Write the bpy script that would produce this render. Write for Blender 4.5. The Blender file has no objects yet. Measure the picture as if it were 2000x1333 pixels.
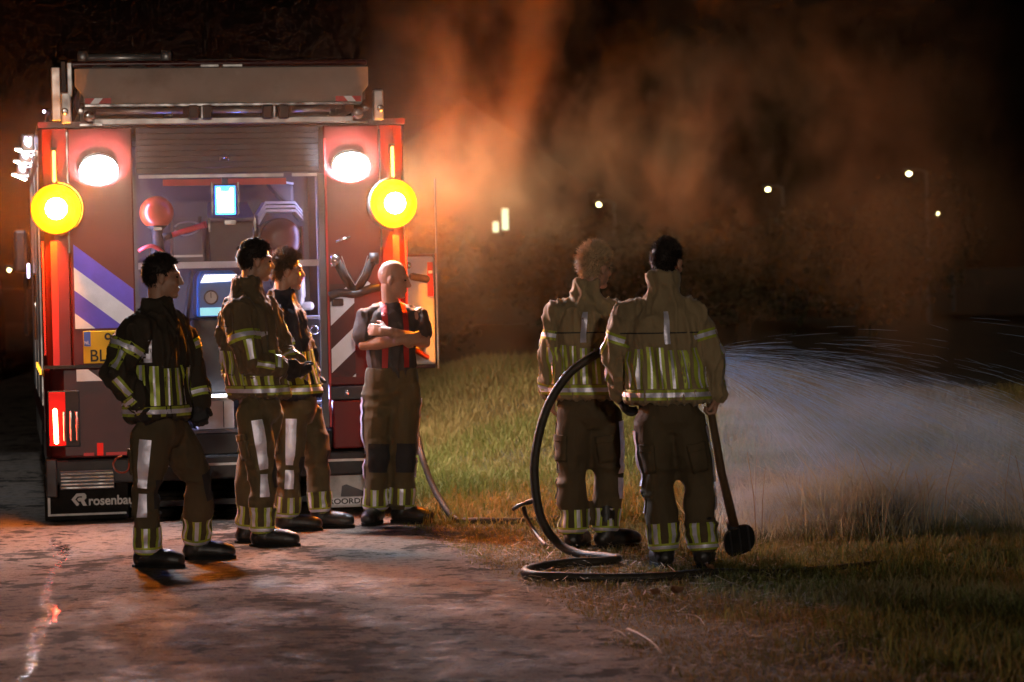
import bpy, bmesh, math, random
import numpy as np
from mathutils import Vector, Matrix, Euler
from mathutils.bvhtree import BVHTree

scene = bpy.context.scene
COL = scene.collection
random.seed(7)
RNG = np.random.default_rng(7)
rad = math.radians

# ------------------------------------------------------------------ camera
cam_d = bpy.data.cameras.new('camera')
cam_d.sensor_width = 36.0
cam_d.lens = 99.0
cam_d.clip_start = 0.1
cam_d.clip_end = 2000.0
cam_d.dof.use_dof = True
cam_d.dof.focus_distance = 16.9
cam_d.dof.aperture_fstop = 3.2
cam = bpy.data.objects.new('camera', cam_d)
COL.objects.link(cam)
_p, _r = math.atan((666.5 - 535.0) / 5500.0), rad(1.2)
_f = Vector((0, math.cos(_p), -math.sin(_p)))
_x = Vector((1, 0, 0))
_u = _x.cross(_f)
_x2 = _x * math.cos(_r) - _u * math.sin(_r)
_u2 = _x * math.sin(_r) + _u * math.cos(_r)
_m = Matrix((_x2, _u2, -_f)).transposed().to_4x4()
_m.translation = Vector((0, 0, 1.65))
cam.matrix_world = _m
scene.camera = cam

# ------------------------------------------------------------------ night sky and the low lamp light from behind the camera
world = bpy.data.worlds.new('World')
scene.world = world
world.use_nodes = True
wn = world.node_tree.nodes
wl = world.node_tree.links
wn.clear()
w_out = wn.new('ShaderNodeOutputWorld')
w_bg = wn.new('ShaderNodeBackground')
w_sky = wn.new('ShaderNodeTexSky')
w_sky.sky_type = 'NISHITA'
w_sky.sun_disc = False
w_sky.sun_elevation = rad(6.0)
w_sky.sun_rotation = rad(176.0)
w_bg.inputs['Strength'].default_value = 0.00003
wl.new(w_sky.outputs['Color'], w_bg.inputs['Color'])
wl.new(w_bg.outputs['Background'], w_out.inputs['Surface'])

SUN_AZ, SUN_EL = 4.0, 6.0          # light comes from behind the camera, to its right
sun_d = bpy.data.lights.new('low_light', 'SUN')
sun_d.energy = 0.45
sun_d.angle = rad(1.5)
sun_d.color = (1.0, 0.84, 0.70)
sun = bpy.data.objects.new('low_light', sun_d)
COL.objects.link(sun)
_d = Vector((-math.sin(rad(SUN_AZ)) * math.cos(rad(SUN_EL)), math.cos(rad(SUN_AZ)) * math.cos(rad(SUN_EL)), -math.sin(rad(SUN_EL))))
sun.rotation_euler = _d.to_track_quat('-Z', 'Y').to_euler()

vs = scene.view_settings
vs.view_transform = 'Standard'
vs.look = 'None'
vs.exposure = 0.0
vs.gamma = 1.0
vs.use_curve_mapping = False
scene.render.film_transparent = False
cy = scene.cycles
cy.use_denoising = True
cy.use_adaptive_sampling = True
cy.adaptive_threshold = 0.03
cy.adaptive_min_samples = 24
cy.max_bounces = 6
cy.diffuse_bounces = 3
cy.glossy_bounces = 3
cy.transmission_bounces = 4
cy.volume_bounces = 0
cy.transparent_max_bounces = 16
cy.sample_clamp_indirect = 4.0
cy.volume_step_rate = 2.0
cy.volume_max_steps = 128

# ------------------------------------------------------------------ helpers
def link(o, parent=None):
    COL.objects.link(o)
    if parent is not None:
        o.parent = parent
    return o

def tag(o, label=None, cat=None, group=None, kind=None):
    if label: o['label'] = label
    if cat: o['category'] = cat
    if group: o['group'] = group
    if kind: o['kind'] = kind
    return o

def empty(name, loc=(0, 0, 0), rz=0.0, parent=None):
    o = bpy.data.objects.new(name, None)
    o.empty_display_size = 0.1
    o.location = loc
    o.rotation_euler = (0, 0, rz)
    return link(o, parent)

def _frame(d):
    d = Vector(d).normalized()
    a = Vector((0, 0, 1)) if abs(d.z) < 0.9 else Vector((1, 0, 0))
    u = d.cross(a).normalized()
    return u, d.cross(u).normalized()

class MB:
    """collects faces of one mesh"""
    def __init__(self):
        self.v = []; self.f = []
    def add(self, vs, fs):
        n = len(self.v)
        self.v += [tuple(p) for p in vs]
        self.f += [tuple(i + n for i in q) for q in fs]
        return self
    def box(self, c, s, rot=None):
        x, y, z = s[0] / 2, s[1] / 2, s[2] / 2
        p = [Vector(q) for q in ((-x,-y,-z),(x,-y,-z),(x,y,-z),(-x,y,-z),(-x,-y,z),(x,-y,z),(x,y,z),(-x,y,z))]
        if rot:
            m = Euler(rot).to_matrix(); p = [m @ q for q in p]
        c = Vector(c)
        return self.add([q + c for q in p], [(0,3,2,1),(4,5,6,7),(0,1,5,4),(1,2,6,5),(2,3,7,6),(3,0,4,7)])
    def bb(self, x0, x1, y0, y1, z0, z1):
        return self.box(((x0+x1)/2, (y0+y1)/2, (z0+z1)/2), (x1-x0, y1-y0, z1-z0))
    def tube(self, pts, radii, n=10, caps=True):
        pts = [Vector(p) for p in pts]
        if not hasattr(radii, '__len__'): radii = [radii] * len(pts)
        u = None; rings = []
        for i, p in enumerate(pts):
            d = (pts[min(i+1, len(pts)-1)] - pts[max(i-1, 0)])
            if d.length < 1e-9: d = Vector((0, 0, 1))
            d.normalize()
            if u is None: u, w = _frame(d)
            else:
                u = (u - d * u.dot(d)).normalized(); w = d.cross(u)
            r = radii[i]
            rings.append([p + (u * math.cos(2*math.pi*k/n) + w * math.sin(2*math.pi*k/n)) * r for k in range(n)])
        vs = [q for r in rings for q in r]; fs = []
        for i in range(len(pts)-1):
            for k in range(n):
                a = i*n+k; b = i*n+(k+1) % n
                fs.append((a, b, b+n, a+n))
        if caps:
            fs.append(tuple(range(n-1, -1, -1))); fs.append(tuple((len(pts)-1)*n+k for k in range(n)))
        return self.add(vs, fs)
    def limb(self, pts, radii, n=14):
        """tube with rounded ends"""
        pts = [Vector(p) for p in pts]; radii = list(radii)
        d0 = (pts[0]-pts[1]).normalized(); d1 = (pts[-1]-pts[-2]).normalized()
        P, R = [], []
        for a in (0.05, 0.5, 0.85):
            P.append(pts[0] + d0*radii[0]*math.cos(a*math.pi/2)*0.9); R.append(radii[0]*math.sin(a*math.pi/2))
        P += pts; R += radii
        for a in (0.85, 0.5, 0.05):
            P.append(pts[-1] + d1*radii[-1]*math.cos(a*math.pi/2)*0.9); R.append(radii[-1]*math.sin(a*math.pi/2))
        return self.tube(P, R, n)
    def ell(self, c, r, m=None, nu=18, nv=12):
        c = Vector(c); vs = []; fs = []
        for j in range(1, nv):
            t = math.pi*j/nv
            for i in range(nu):
                p = 2*math.pi*i/nu
                vs.append(Vector((r[0]*math.sin(t)*math.cos(p), r[1]*math.sin(t)*math.sin(p), r[2]*math.cos(t))))
        top = len(vs); vs.append(Vector((0, 0, r[2]))); vs.append(Vector((0, 0, -r[2])))
        for j in range(nv-2):
            for i in range(nu):
                a = j*nu+i; b = j*nu+(i+1) % nu
                fs.append((a, a+nu, b+nu, b))
        for i in range(nu):
            fs.append((top, i, (i+1) % nu)); fs.append((top+1, (nv-2)*nu+(i+1) % nu, (nv-2)*nu+i))
        if m is not None: vs = [m @ q for q in vs]
        return self.add([q + c for q in vs], fs)
    def rings(self, rs, n=28, power=2.3):
        """stack of horizontal superellipse rings: (cx,cy,cz, depth, halfwidth, facing)"""
        vs = []; fs = []
        for (cx, cy_, cz, a, b, phi) in rs:
            f = Vector((math.cos(phi), math.sin(phi), 0)); l = Vector((-math.sin(phi), math.cos(phi), 0))
            for k in range(n):
                t = 2*math.pi*k/n; c, s = math.cos(t), math.sin(t)
                c = math.copysign(abs(c)**(2/power), c); s = math.copysign(abs(s)**(2/power), s)
                vs.append(Vector((cx, cy_, cz)) + f*a*c + l*b*s)
        for i in range(len(rs)-1):
            for k in range(n):
                a = i*n+k; b = i*n+(k+1) % n
                fs.append((a, b, b+n, a+n))
        fs.append(tuple(range(n-1, -1, -1))); fs.append(tuple((len(rs)-1)*n+k for k in range(n)))
        return self.add(vs, fs)
    def lathe(self, prof, c=(0, 0, 0), axis='Z', n=20, caps=True):
        """prof: (radius, along)"""
        vs = []; fs = []
        for (r, h) in prof:
            for k in range(n):
                t = 2*math.pi*k/n; a, b = r*math.cos(t), r*math.sin(t)
                p = {'Z': (a, b, h), 'Y': (a, h, b), 'X': (h, a, b)}[axis]
                vs.append(Vector(c)+Vector(p))
        for i in range(len(prof)-1):
            for k in range(n):
                a = i*n+k; b = i*n+(k+1) % n
                fs.append((a, b, b+n, a+n))
        if caps: fs.append(tuple(range(n-1, -1, -1))); fs.append(tuple((len(prof)-1)*n+k for k in range(n)))
        return self.add(vs, fs)
    def prism(self, poly, y0, y1):
        """polygon in x,z extruded along y"""
        n = len(poly)
        vs = [(x, y0, z) for x, z in poly] + [(x, y1, z) for x, z in poly]
        fs = [tuple(range(n)), tuple(range(2*n-1, n-1, -1))]
        for i in range(n):
            j = (i+1) % n
            fs.append((j, i, i+n, j+n))
        return self.add(vs, fs)
    def mesh(self, name):
        me = bpy.data.meshes.new(name)
        me.from_pydata([tuple(p) for p in self.v], [], self.f)
        bm = bmesh.new(); bm.from_mesh(me)
        bmesh.ops.recalc_face_normals(bm, faces=bm.faces)
        bm.to_mesh(me); bm.free()
        return me
    def build(self, name, mat, parent=None, smooth=False, bevel=0.0, loc=None, rot=None):
        me = self.mesh(name)
        if mat is not None: me.materials.append(mat)
        if smooth:
            me.polygons.foreach_set('use_smooth', [True]*len(me.polygons))
        o = bpy.data.objects.new(name, me)
        if loc is not None: o.location = loc
        if rot is not None: o.rotation_euler = rot
        link(o, parent)
        if bevel > 0:
            b = o.modifiers.new('bevel', 'BEVEL'); b.width = bevel; b.segments = 2; b.limit_method = 'ANGLE'
            b.harden_normals = False
        return o

def bez(pts, n=8):
    """Catmull-Rom through points"""
    pts = [Vector(p) for p in pts]; out = []
    for i in range(len(pts)-1):
        p0 = pts[max(i-1, 0)]; p1 = pts[i]; p2 = pts[i+1]; p3 = pts[min(i+2, len(pts)-1)]
        for k in range(n):
            t = k/n
            out.append(0.5*((2*p1)+(p2-p0)*t+(2*p0-5*p1+4*p2-p3)*t*t+(3*p1-p0-3*p2+p3)*t**3))
    out.append(pts[-1]); return out

def vnoise(p, seed=0):
    """value noise for an (n,3) array, -1..1"""
    p = np.asarray(p, dtype=np.float64)
    i = np.floor(p).astype(np.int64); f = p - i; f = f*f*(3-2*f)
    def h(a, b, c):
        n = (a*374761393 + b*668265263 + c*2147483647 + seed*1274126177) & 0xFFFFFFFF
        n = ((n ^ (n >> 13)) * 1274126177) & 0xFFFFFFFF
        return ((n ^ (n >> 16)) & 0xFFFF) / 32767.5 - 1
    r = 0
    for dx in (0, 1):
        for dy in (0, 1):
            for dz in (0, 1):
                w = (f[:, 0] if dx else 1-f[:, 0])*(f[:, 1] if dy else 1-f[:, 1])*(f[:, 2] if dz else 1-f[:, 2])
                r = r + w*h(i[:, 0]+dx, i[:, 1]+dy, i[:, 2]+dz)
    return r

def smooth01(x, a, b):
    t = np.clip((np.asarray(x, dtype=float)-a)/(b-a), 0, 1)
    return t*t*(3-2*t)

# ------------------------------------------------------------------ materials
MATS = {}
def mat(name, col, rough=0.6, metal=0.0, var=0.0, vscale=8.0, bump=0.0, bscale=40.0, coat=0.0, dirt=None, emit=None, strength=0.0, spec=0.5, sheen=0.0, sample=True, stretch=(1, 1, 1), alpha=1.0, rvar=0.0):
    m = bpy.data.materials.new(name); m.use_nodes = True
    nt = m.node_tree; N = nt.nodes; L = nt.links
    b = N['Principled BSDF']
    b.inputs['Base Color'].default_value = (*col, 1)
    b.inputs['Roughness'].default_value = rough
    b.inputs['Metallic'].default_value = metal
    b.inputs['Specular IOR Level'].default_value = spec
    b.inputs['Coat Weight'].default_value = coat
    b.inputs['Coat Roughness'].default_value = 0.08
    if sheen: b.inputs['Sheen Weight'].default_value = sheen; b.inputs['Sheen Roughness'].default_value = 0.4
    if var or bump or dirt or rvar:
        tc = N.new('ShaderNodeTexCoord'); mp = N.new('ShaderNodeMapping')
        mp.inputs['Scale'].default_value = stretch
        L.new(tc.outputs['Object'], mp.inputs['Vector'])
    if var:
        n = N.new('ShaderNodeTexNoise'); n.inputs['Scale'].default_value = vscale; n.inputs['Detail'].default_value = 6
        L.new(mp.outputs['Vector'], n.inputs['Vector'])
        r = N.new('ShaderNodeMapRange'); r.inputs['From Min'].default_value = 0.3; r.inputs['From Max'].default_value = 0.7
        r.inputs['To Min'].default_value = 1-var; r.inputs['To Max'].default_value = 1+var
        L.new(n.outputs['Fac'], r.inputs['Value'])
        mx = N.new('ShaderNodeMix'); mx.data_type = 'RGBA'; mx.blend_type = 'MULTIPLY'; mx.inputs[0].default_value = 1
        mx.inputs[6].default_value = (*col, 1)
        cb = N.new('ShaderNodeCombineColor')
        for k in range(3): L.new(r.outputs['Result'], cb.inputs[k])
        L.new(cb.outputs['Color'], mx.inputs[7])
        out = mx.outputs[2]
        if dirt:
            n2 = N.new('ShaderNodeTexNoise'); n2.inputs['Scale'].default_value = dirt[1]; n2.inputs['Detail'].default_value = 8; n2.inputs['Roughness'].default_value = 0.65
            L.new(mp.outputs['Vector'], n2.inputs['Vector'])
            r2 = N.new('ShaderNodeMapRange'); r2.inputs['From Min'].default_value = 0.5; r2.inputs['From Max'].default_value = 0.72; r2.inputs['To Max'].default_value = dirt[2]
            L.new(n2.outputs['Fac'], r2.inputs['Value'])
            m2 = N.new('ShaderNodeMix'); m2.data_type = 'RGBA'
            L.new(r2.outputs['Result'], m2.inputs[0]); L.new(out, m2.inputs[6]); m2.inputs[7].default_value = (*dirt[0], 1)
            out = m2.outputs[2]
        L.new(out, b.inputs['Base Color'])
    if rvar:
        n3 = N.new('ShaderNodeTexNoise'); n3.inputs['Scale'].default_value = 14; n3.inputs['Detail'].default_value = 5
        L.new(mp.outputs['Vector'], n3.inputs['Vector'])
        r3 = N.new('ShaderNodeMapRange'); r3.inputs['From Min'].default_value = .3; r3.inputs['From Max'].default_value = .7
        r3.inputs['To Min'].default_value = max(0.02, rough-rvar); r3.inputs['To Max'].default_value = rough+rvar
        L.new(n3.outputs['Fac'], r3.inputs['Value']); L.new(r3.outputs['Result'], b.inputs['Roughness'])
    if bump:
        nb = N.new('ShaderNodeTexNoise'); nb.inputs['Scale'].default_value = bscale; nb.inputs['Detail'].default_value = 5
        L.new(mp.outputs['Vector'], nb.inputs['Vector'])
        bp = N.new('ShaderNodeBump'); bp.inputs['Strength'].default_value = bump; bp.inputs['Distance'].default_value = 0.02
        L.new(nb.outputs['Fac'], bp.inputs['Height']); L.new(bp.outputs['Normal'], b.inputs['Normal'])
    if emit:
        b.inputs['Emission Color'].default_value = (*emit, 1); b.inputs['Emission Strength'].default_value = strength
        if not sample: m.cycles.emission_sampling = 'NONE'
    MATS[name] = m
    return m

DIRT = (0.05, 0.04, 0.03)
mat('red_paint', (0.105, 0.0045, 0.003), 0.38, var=0.06, vscale=3, coat=0.15, rvar=0.05, spec=0.35)
mat('dark_red', (0.055, 0.004, 0.004), 0.32, var=0.15, vscale=4, spec=0.4)
mat('dark_panel', (0.02, 0.02, 0.024), 0.5, var=0.3, vscale=6, rvar=0.12)
mat('black_plastic', (0.012, 0.012, 0.012), 0.55, var=0.3, vscale=10, dirt=(DIRT, 6, 0.4))
mat('rubber', (0.012, 0.011, 0.01), 0.85, var=0.3, vscale=12, dirt=((0.05, 0.042, 0.034), 7, 0.3), spec=0.15)
mat('alu', (0.42, 0.41, 0.40), 0.42, 0.85, var=0.2, vscale=9, dirt=(DIRT, 5, 0.35), rvar=0.12)
mat('grey_cover', (0.30, 0.26, 0.22), 0.6, var=0.1, vscale=5, dirt=((0.12, 0.09, 0.07), 2.4, 0.6), bump=0.08, bscale=9)
mat('chrome', (0.7, 0.7, 0.7), 0.16, 1.0, var=0.1, vscale=12, rvar=0.08)
mat('white_tape', (0.80, 0.80, 0.83), 0.5, 0.35, var=0.05, vscale=9, dirt=((0.3, 0.27, 0.24), 4, 0.3))
mat('blue_tape', (0.12, 0.09, 0.62), 0.5, 0.35, var=0.08, vscale=9, dirt=((0.05, 0.04, 0.12), 4, 0.3))
mat('red_tape', (0.5, 0.02, 0.02), 0.45, var=0.1, vscale=9)
mat('plate_yellow', (0.74, 0.44, 0.01), 0.5, 0.3, var=0.06, vscale=12)
mat('plate_blue', (0.05, 0.13, 0.6), 0.5, var=0.05)
mat('ink', (0.008, 0.008, 0.008), 0.6)
mat('flap_white', (0.62, 0.62, 0.60), 0.6, var=0.15, vscale=12, dirt=(DIRT, 5, 0.45))
mat('grey_box', (0.10, 0.10, 0.11), 0.5, var=0.15, vscale=6, dirt=(DIRT, 5, 0.3))
mat('interior', (0.10, 0.10, 0.12), 0.5, 0.3, var=0.15, vscale=4, dirt=(DIRT, 4, 0.4))
mat('orange_shell', (0.55, 0.07, 0.02), 0.3, var=0.1, vscale=6, coat=0.3)
mat('pump_blue', (0.02, 0.16, 0.55), 0.35, var=0.1, vscale=5, coat=0.3)
mat('white_plastic', (0.62, 0.63, 0.66), 0.4, var=0.08, vscale=6, dirt=((0.25, 0.2, 0.16), 4, 0.35))
mat('beige_metal', (0.30, 0.26, 0.18), 0.5, 0.3, var=0.2, vscale=9)
mat('yellow_plastic', (0.6, 0.42, 0.03), 0.5, var=0.1)
mat('glass_dark', (0.01, 0.012, 0.015), 0.06, spec=0.6)
mat('lens_clear', (0.4, 0.4, 0.42), 0.1, spec=0.6)
# lit lamps, and glows that stand in for halos and reflections
mat('lit_white', (0.8, 0.8, 0.8), 0.3, emit=(0.76, 0.84, 1.0), strength=1700)
mat('lit_amber_core', (0.8, 0.5, 0.1), 0.3, emit=(1.0, 0.25, 0.005), strength=3300)
mat('lit_amber', (0.8, 0.3, 0.02), 0.3, emit=(1.0, 0.30, 0.0), strength=60)
mat('lit_amber_mid', (0.8, 0.3, 0.02), 0.3, emit=(1.0, 0.30, 0.0), strength=3.2)
mat('halo_amber_rim', (0.8, 0.3, 0.02), 0.3, emit=(1.0, 0.30, 0.0), strength=1.3, sample=False)
mat('halo_white_rim', (0.8, 0.8, 0.8), 0.3, emit=(0.80, 0.80, 1.0), strength=1.6, sample=False)
mat('lit_side', (0.8, 0.8, 0.9), 0.3, emit=(0.80, 0.88, 1.0), strength=500)
mat('lit_side_warm', (0.8, 0.8, 0.8), 0.3, emit=(1.0, 0.93, 0.70), strength=1700)
mat('halo_amber_edge', (0.8, 0.3, 0.02), 0.3, emit=(1.0, 0.28, 0.0), strength=0.4, sample=False)
mat('lit_red', (0.6, 0.02, 0.01), 0.3, emit=(1.0, 0.05, 0.02), strength=150)
mat('lit_red_side', (0.6, 0.02, 0.01), 0.3, emit=(1.0, 0.28, 0.06), strength=9)
mat('red_lens', (0.5, 0.012, 0.01), 0.15, spec=0.6, emit=(1.0, 0.02, 0.01), strength=0.35, sample=False)
mat('lit_cyan', (0.2, 0.7, 0.9), 0.3, emit=(0.10, 0.22, 1.0), strength=170)
mat('halo_blue_rim', (0.05, 0.3, 0.9), 0.3, emit=(0.02, 0.22, 1.0), strength=7)
mat('painted_reflection', (0.2, 0.6, 0.7), 0.2, emit=(0.35, 0.85, 0.95), strength=0.75, sample=False)  # cyan reflection on the pump hood, put in as a glow
mat('lit_blue', (0.05, 0.05, 0.9), 0.3, emit=(0.14, 0.12, 1.0), strength=14)
mat('lit_violet', (0.6, 0.6, 0.9), 0.3, emit=(0.75, 0.68, 1.0), strength=7, sample=False)
mat('lit_screen', (0.8, 0.8, 0.8), 0.3, emit=(0.90, 0.92, 1.0), strength=1.6, sample=False)
mat('lit_button', (0.8, 0.7, 0.1), 0.3, emit=(0.75, 0.85, 0.03), strength=0.9, sample=False)
mat('lit_strip', (0.8, 0.8, 0.8), 0.3, emit=(0.92, 0.92, 1.0), strength=14)
mat('lit_locker', (0.8, 0.8, 0.8), 0.3, emit=(0.45, 0.47, 1.0), strength=60)
mat('glow_reflector', (0.8, 0.4, 0.1), 0.3, emit=(1.0, 0.45, 0.02), strength=2.0, sample=False)  # amber reflectors given a glow in place of reflected light
mat('lit_far', (0.8, 0.8, 0.6), 0.3, emit=(1.0, 0.88, 0.38), strength=26)
mat('lit_far_window', (0.8, 0.8, 0.8), 0.3, emit=(0.70, 0.95, 0.62), strength=1.6, sample=False)
# people
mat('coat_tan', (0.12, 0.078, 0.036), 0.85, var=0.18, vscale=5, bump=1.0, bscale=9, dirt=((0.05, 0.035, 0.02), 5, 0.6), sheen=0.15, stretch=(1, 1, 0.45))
mat('coat_tan_lit', (0.30, 0.215, 0.11), 0.85, var=0.18, vscale=5, bump=1.0, bscale=9, dirt=((0.08, 0.055, 0.03), 5, 0.6), sheen=0.15, stretch=(1, 1, 0.45))  # tan cloth made paler to stand for lamp light falling on it
mat('coat_brown', (0.035, 0.023, 0.012), 0.85, var=0.2, vscale=5, bump=1.0, bscale=9, dirt=((0.02, 0.016, 0.01), 5, 0.6), stretch=(1, 1, 0.45))
mat('coat_navy', (0.022, 0.02, 0.028), 0.8, var=0.2, vscale=5, bump=1.0, bscale=9, stretch=(1, 1, 0.45))
mat('trousers_tan', (0.10, 0.07, 0.028), 0.85, var=0.2, vscale=5, bump=1.0, bscale=9, dirt=((0.035, 0.026, 0.014), 4, 0.7), sheen=0.1, stretch=(1, 1, 0.5))
mat('trousers_dark', (0.085, 0.058, 0.026), 0.85, var=0.2, vscale=5, bump=1.0, bscale=9, dirt=((0.03, 0.022, 0.012), 4, 0.7), stretch=(1, 1, 0.5))
mat('knee_pad', (0.022, 0.019, 0.02), 0.8, var=0.25, vscale=9, bump=0.3, bscale=25)
mat('tape_yellow', (0.42, 0.48, 0.05), 0.5, 0.2, var=0.15, vscale=14, dirt=((0.12, 0.11, 0.03), 6, 0.6), bump=0.2, bscale=14)
mat('tape_silver', (0.90, 0.86, 1.0), 0.5, 0.65, var=0.12, vscale=18, dirt=((0.36, 0.33, 0.40), 7, 0.6), bump=0.35, bscale=14)
mat('boot_leather', (0.016, 0.014, 0.013), 0.42, var=0.3, vscale=14, dirt=((0.07, 0.05, 0.035), 8, 0.5), bump=0.2, bscale=30)
mat('skin', (0.42, 0.22, 0.14), 0.5, var=0.08, vscale=12)
mat('eye', (0.03, 0.02, 0.015), 0.2)
mat('hair_dark', (0.022, 0.014, 0.01), 0.6, var=0.3, vscale=40, spec=0.25)
mat('hair_brown', (0.09, 0.055, 0.03), 0.6, var=0.3, vscale=40, spec=0.25)
mat('hair_blond', (0.54, 0.36, 0.20), 0.6, var=0.25, vscale=40, spec=0.25)
mat('shirt_grey', (0.06, 0.048, 0.042), 0.85, var=0.2, vscale=7, bump=0.3, bscale=20)
mat('strap_red', (0.38, 0.02, 0.015), 0.6, var=0.1, vscale=14)
mat('glove', (0.02, 0.016, 0.016), 0.7, var=0.2, vscale=14)
# ground things
mat('hose', (0.028, 0.02, 0.012), 0.6, var=0.3, vscale=10, dirt=((0.08, 0.06, 0.03), 8, 0.5), bump=0.25, bscale=60)
mat('wood', (0.10, 0.055, 0.025), 0.6, var=0.3, vscale=7, stretch=(6, 6, 1))
mat('twig', (0.36, 0.24, 0.15), 0.7, var=0.2, vscale=20)
mat('leaf_dry', (0.20, 0.09, 0.04), 0.7, var=0.3, vscale=18)
mat('bark', (0.035, 0.026, 0.018), 0.9, spec=0.0, var=0.3, vscale=5, bump=0.5, bscale=12)
mat('foliage', (0.012, 0.015, 0.006), 0.7, spec=0.0, var=0.4, vscale=1.2)
mat('post', (0.05, 0.05, 0.05), 0.6, 0.4, var=0.1)
mat('house_wall', (0.010, 0.008, 0.007), 0.9, spec=0.0, var=0.2, vscale=2)
mat('roof_tile', (0.008, 0.007, 0.006), 0.9, spec=0.0, var=0.3, vscale=3)
mat('green_sign', (0.04, 0.4, 0.12), 0.5, var=0.05, vscale=9)

mat('water_thread', (0.50, 0.70, 1.0), 0.3, spec=0.5)  # clear water coloured blue to stand for white lamp light on it
mat('van_red', (0.05, 0.004, 0.004), 0.7, var=0.1, spec=0.1)
# ------------------------------------------------------------------ ground, road, puddle
EDGE_Y = np.array([-6, 2, 11.24, 12.6, 13.98, 15.23, 16.07, 17.34, 18.07, 22, 40, 120.0])
EDGE_X = np.array([3.7, 2.28, 0.65, 0.47, 0.29, 0.02, -0.17, -0.42, -0.59, -1.15, -4.4, -19.0])
def edge_x(y): return np.interp(y, EDGE_Y, EDGE_X)

def ground_z(x, y):
    x = np.asarray(x, dtype=float); y = np.asarray(y, dtype=float)
    off = x - edge_x(y)
    rise = smooth01(y, 19.5, 31)*smooth01(off, 0.4, 2.6)*0.62*(1-smooth01(y, 33, 48))*(1-0.75*smooth01(x, 1.8, 4.5))
    p = np.stack([x*0.7, y*0.7, x*0], axis=-1).reshape(-1, 3)
    b = vnoise(p, 3).reshape(x.shape)*0.035 + vnoise(p*3.1, 5).reshape(x.shape)*0.012
    near = smooth01(off, 0.05, 0.8)*smooth01(np.hypot(x, y), 8, 11)*(1-smooth01(np.hypot(x, y), 45, 60))
    return rise + b*near

def grid_mesh(name, xs, ys, zf):
    X, Y = np.meshgrid(xs, ys)
    Z = zf(X, Y)
    co = np.stack([X, Y, Z], -1).reshape(-1, 3)
    nx, ny = len(xs), len(ys)
    idx = np.arange(nx*ny).reshape(ny, nx)
    q = np.stack([idx[:-1, :-1], idx[:-1, 1:], idx[1:, 1:], idx[1:, :-1]], -1).reshape(-1, 4)
    return np_mesh(name, co, q, 4)

def np_mesh(name, co, faces, k):
    me = bpy.data.meshes.new(name)
    n = len(faces)
    me.vertices.add(len(co)); me.vertices.foreach_set('co', np.ascontiguousarray(co, dtype=np.float32).ravel())
    me.loops.add(n*k); me.loops.foreach_set('vertex_index', np.ascontiguousarray(faces, dtype=np.int32).ravel())
    me.polygons.add(n); me.polygons.foreach_set('loop_start', np.arange(0, n*k, k, dtype=np.int32))
    me.update(calc_edges=True); me.validate()
    return me

def soil_mat():
    m = bpy.data.materials.new('soil'); m.use_nodes = True
    N = m.node_tree.nodes; L = m.node_tree.links; b = N['Principled BSDF']
    tc = N.new('ShaderNodeTexCoord')
    n = N.new('ShaderNodeTexNoise'); n.inputs['Scale'].default_value = 1.3; n.inputs['Detail'].default_value = 9; n.inputs['Roughness'].default_value = 0.7
    L.new(tc.outputs['Object'], n.inputs['Vector'])
    r = N.new('ShaderNodeValToRGB')
    r.color_ramp.elements[0].position = 0.3; r.color_ramp.elements[0].color = (0.030, 0.022, 0.012, 1)
    r.color_ramp.elements[1].position = 0.72; r.color_ramp.elements[1].color = (0.085, 0.075, 0.028, 1)
    e = r.color_ramp.elements.new(0.5); e.color = (0.075, 0.048, 0.022, 1)
    L.new(n.outputs['Fac'], r.inputs['Fac']); L.new(r.outputs['Color'], b.inputs['Base Color'])
    b.inputs['Roughness'].default_value = 0.95
    n2 = N.new('ShaderNodeTexNoise'); n2.inputs['Scale'].default_value = 25; n2.inputs['Detail'].default_value = 6
    L.new(tc.outputs['Object'], n2.inputs['Vector'])
    bp = N.new('ShaderNodeBump'); bp.inputs['Strength'].default_value = 0.8; bp.inputs['Distance'].default_value = 0.04
    L.new(n2.outputs['Fac'], bp.inputs['Height']); L.new(bp.outputs['Normal'], b.inputs['Normal'])
    return m

xs = np.unique(np.concatenate([np.linspace(-400, -16, 14), np.arange(-16, -3, 1.0), np.arange(-3, 9, 0.14), np.arange(9, 20, 1.0), np.linspace(20, 400, 14)]))
ys = np.unique(np.concatenate([np.linspace(-60, 8, 10), np.arange(8, 34, 0.16), np.arange(34, 60, 1.0), np.linspace(60, 900, 18)]))
g_me = grid_mesh('ground', xs, ys, ground_z)
g_me.polygons.foreach_set('use_smooth', [True]*len(g_me.polygons))
g_me.materials.append(soil_mat())
ground = link(bpy.data.objects.new('ground', g_me)); tag(ground, kind='structure')

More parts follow.
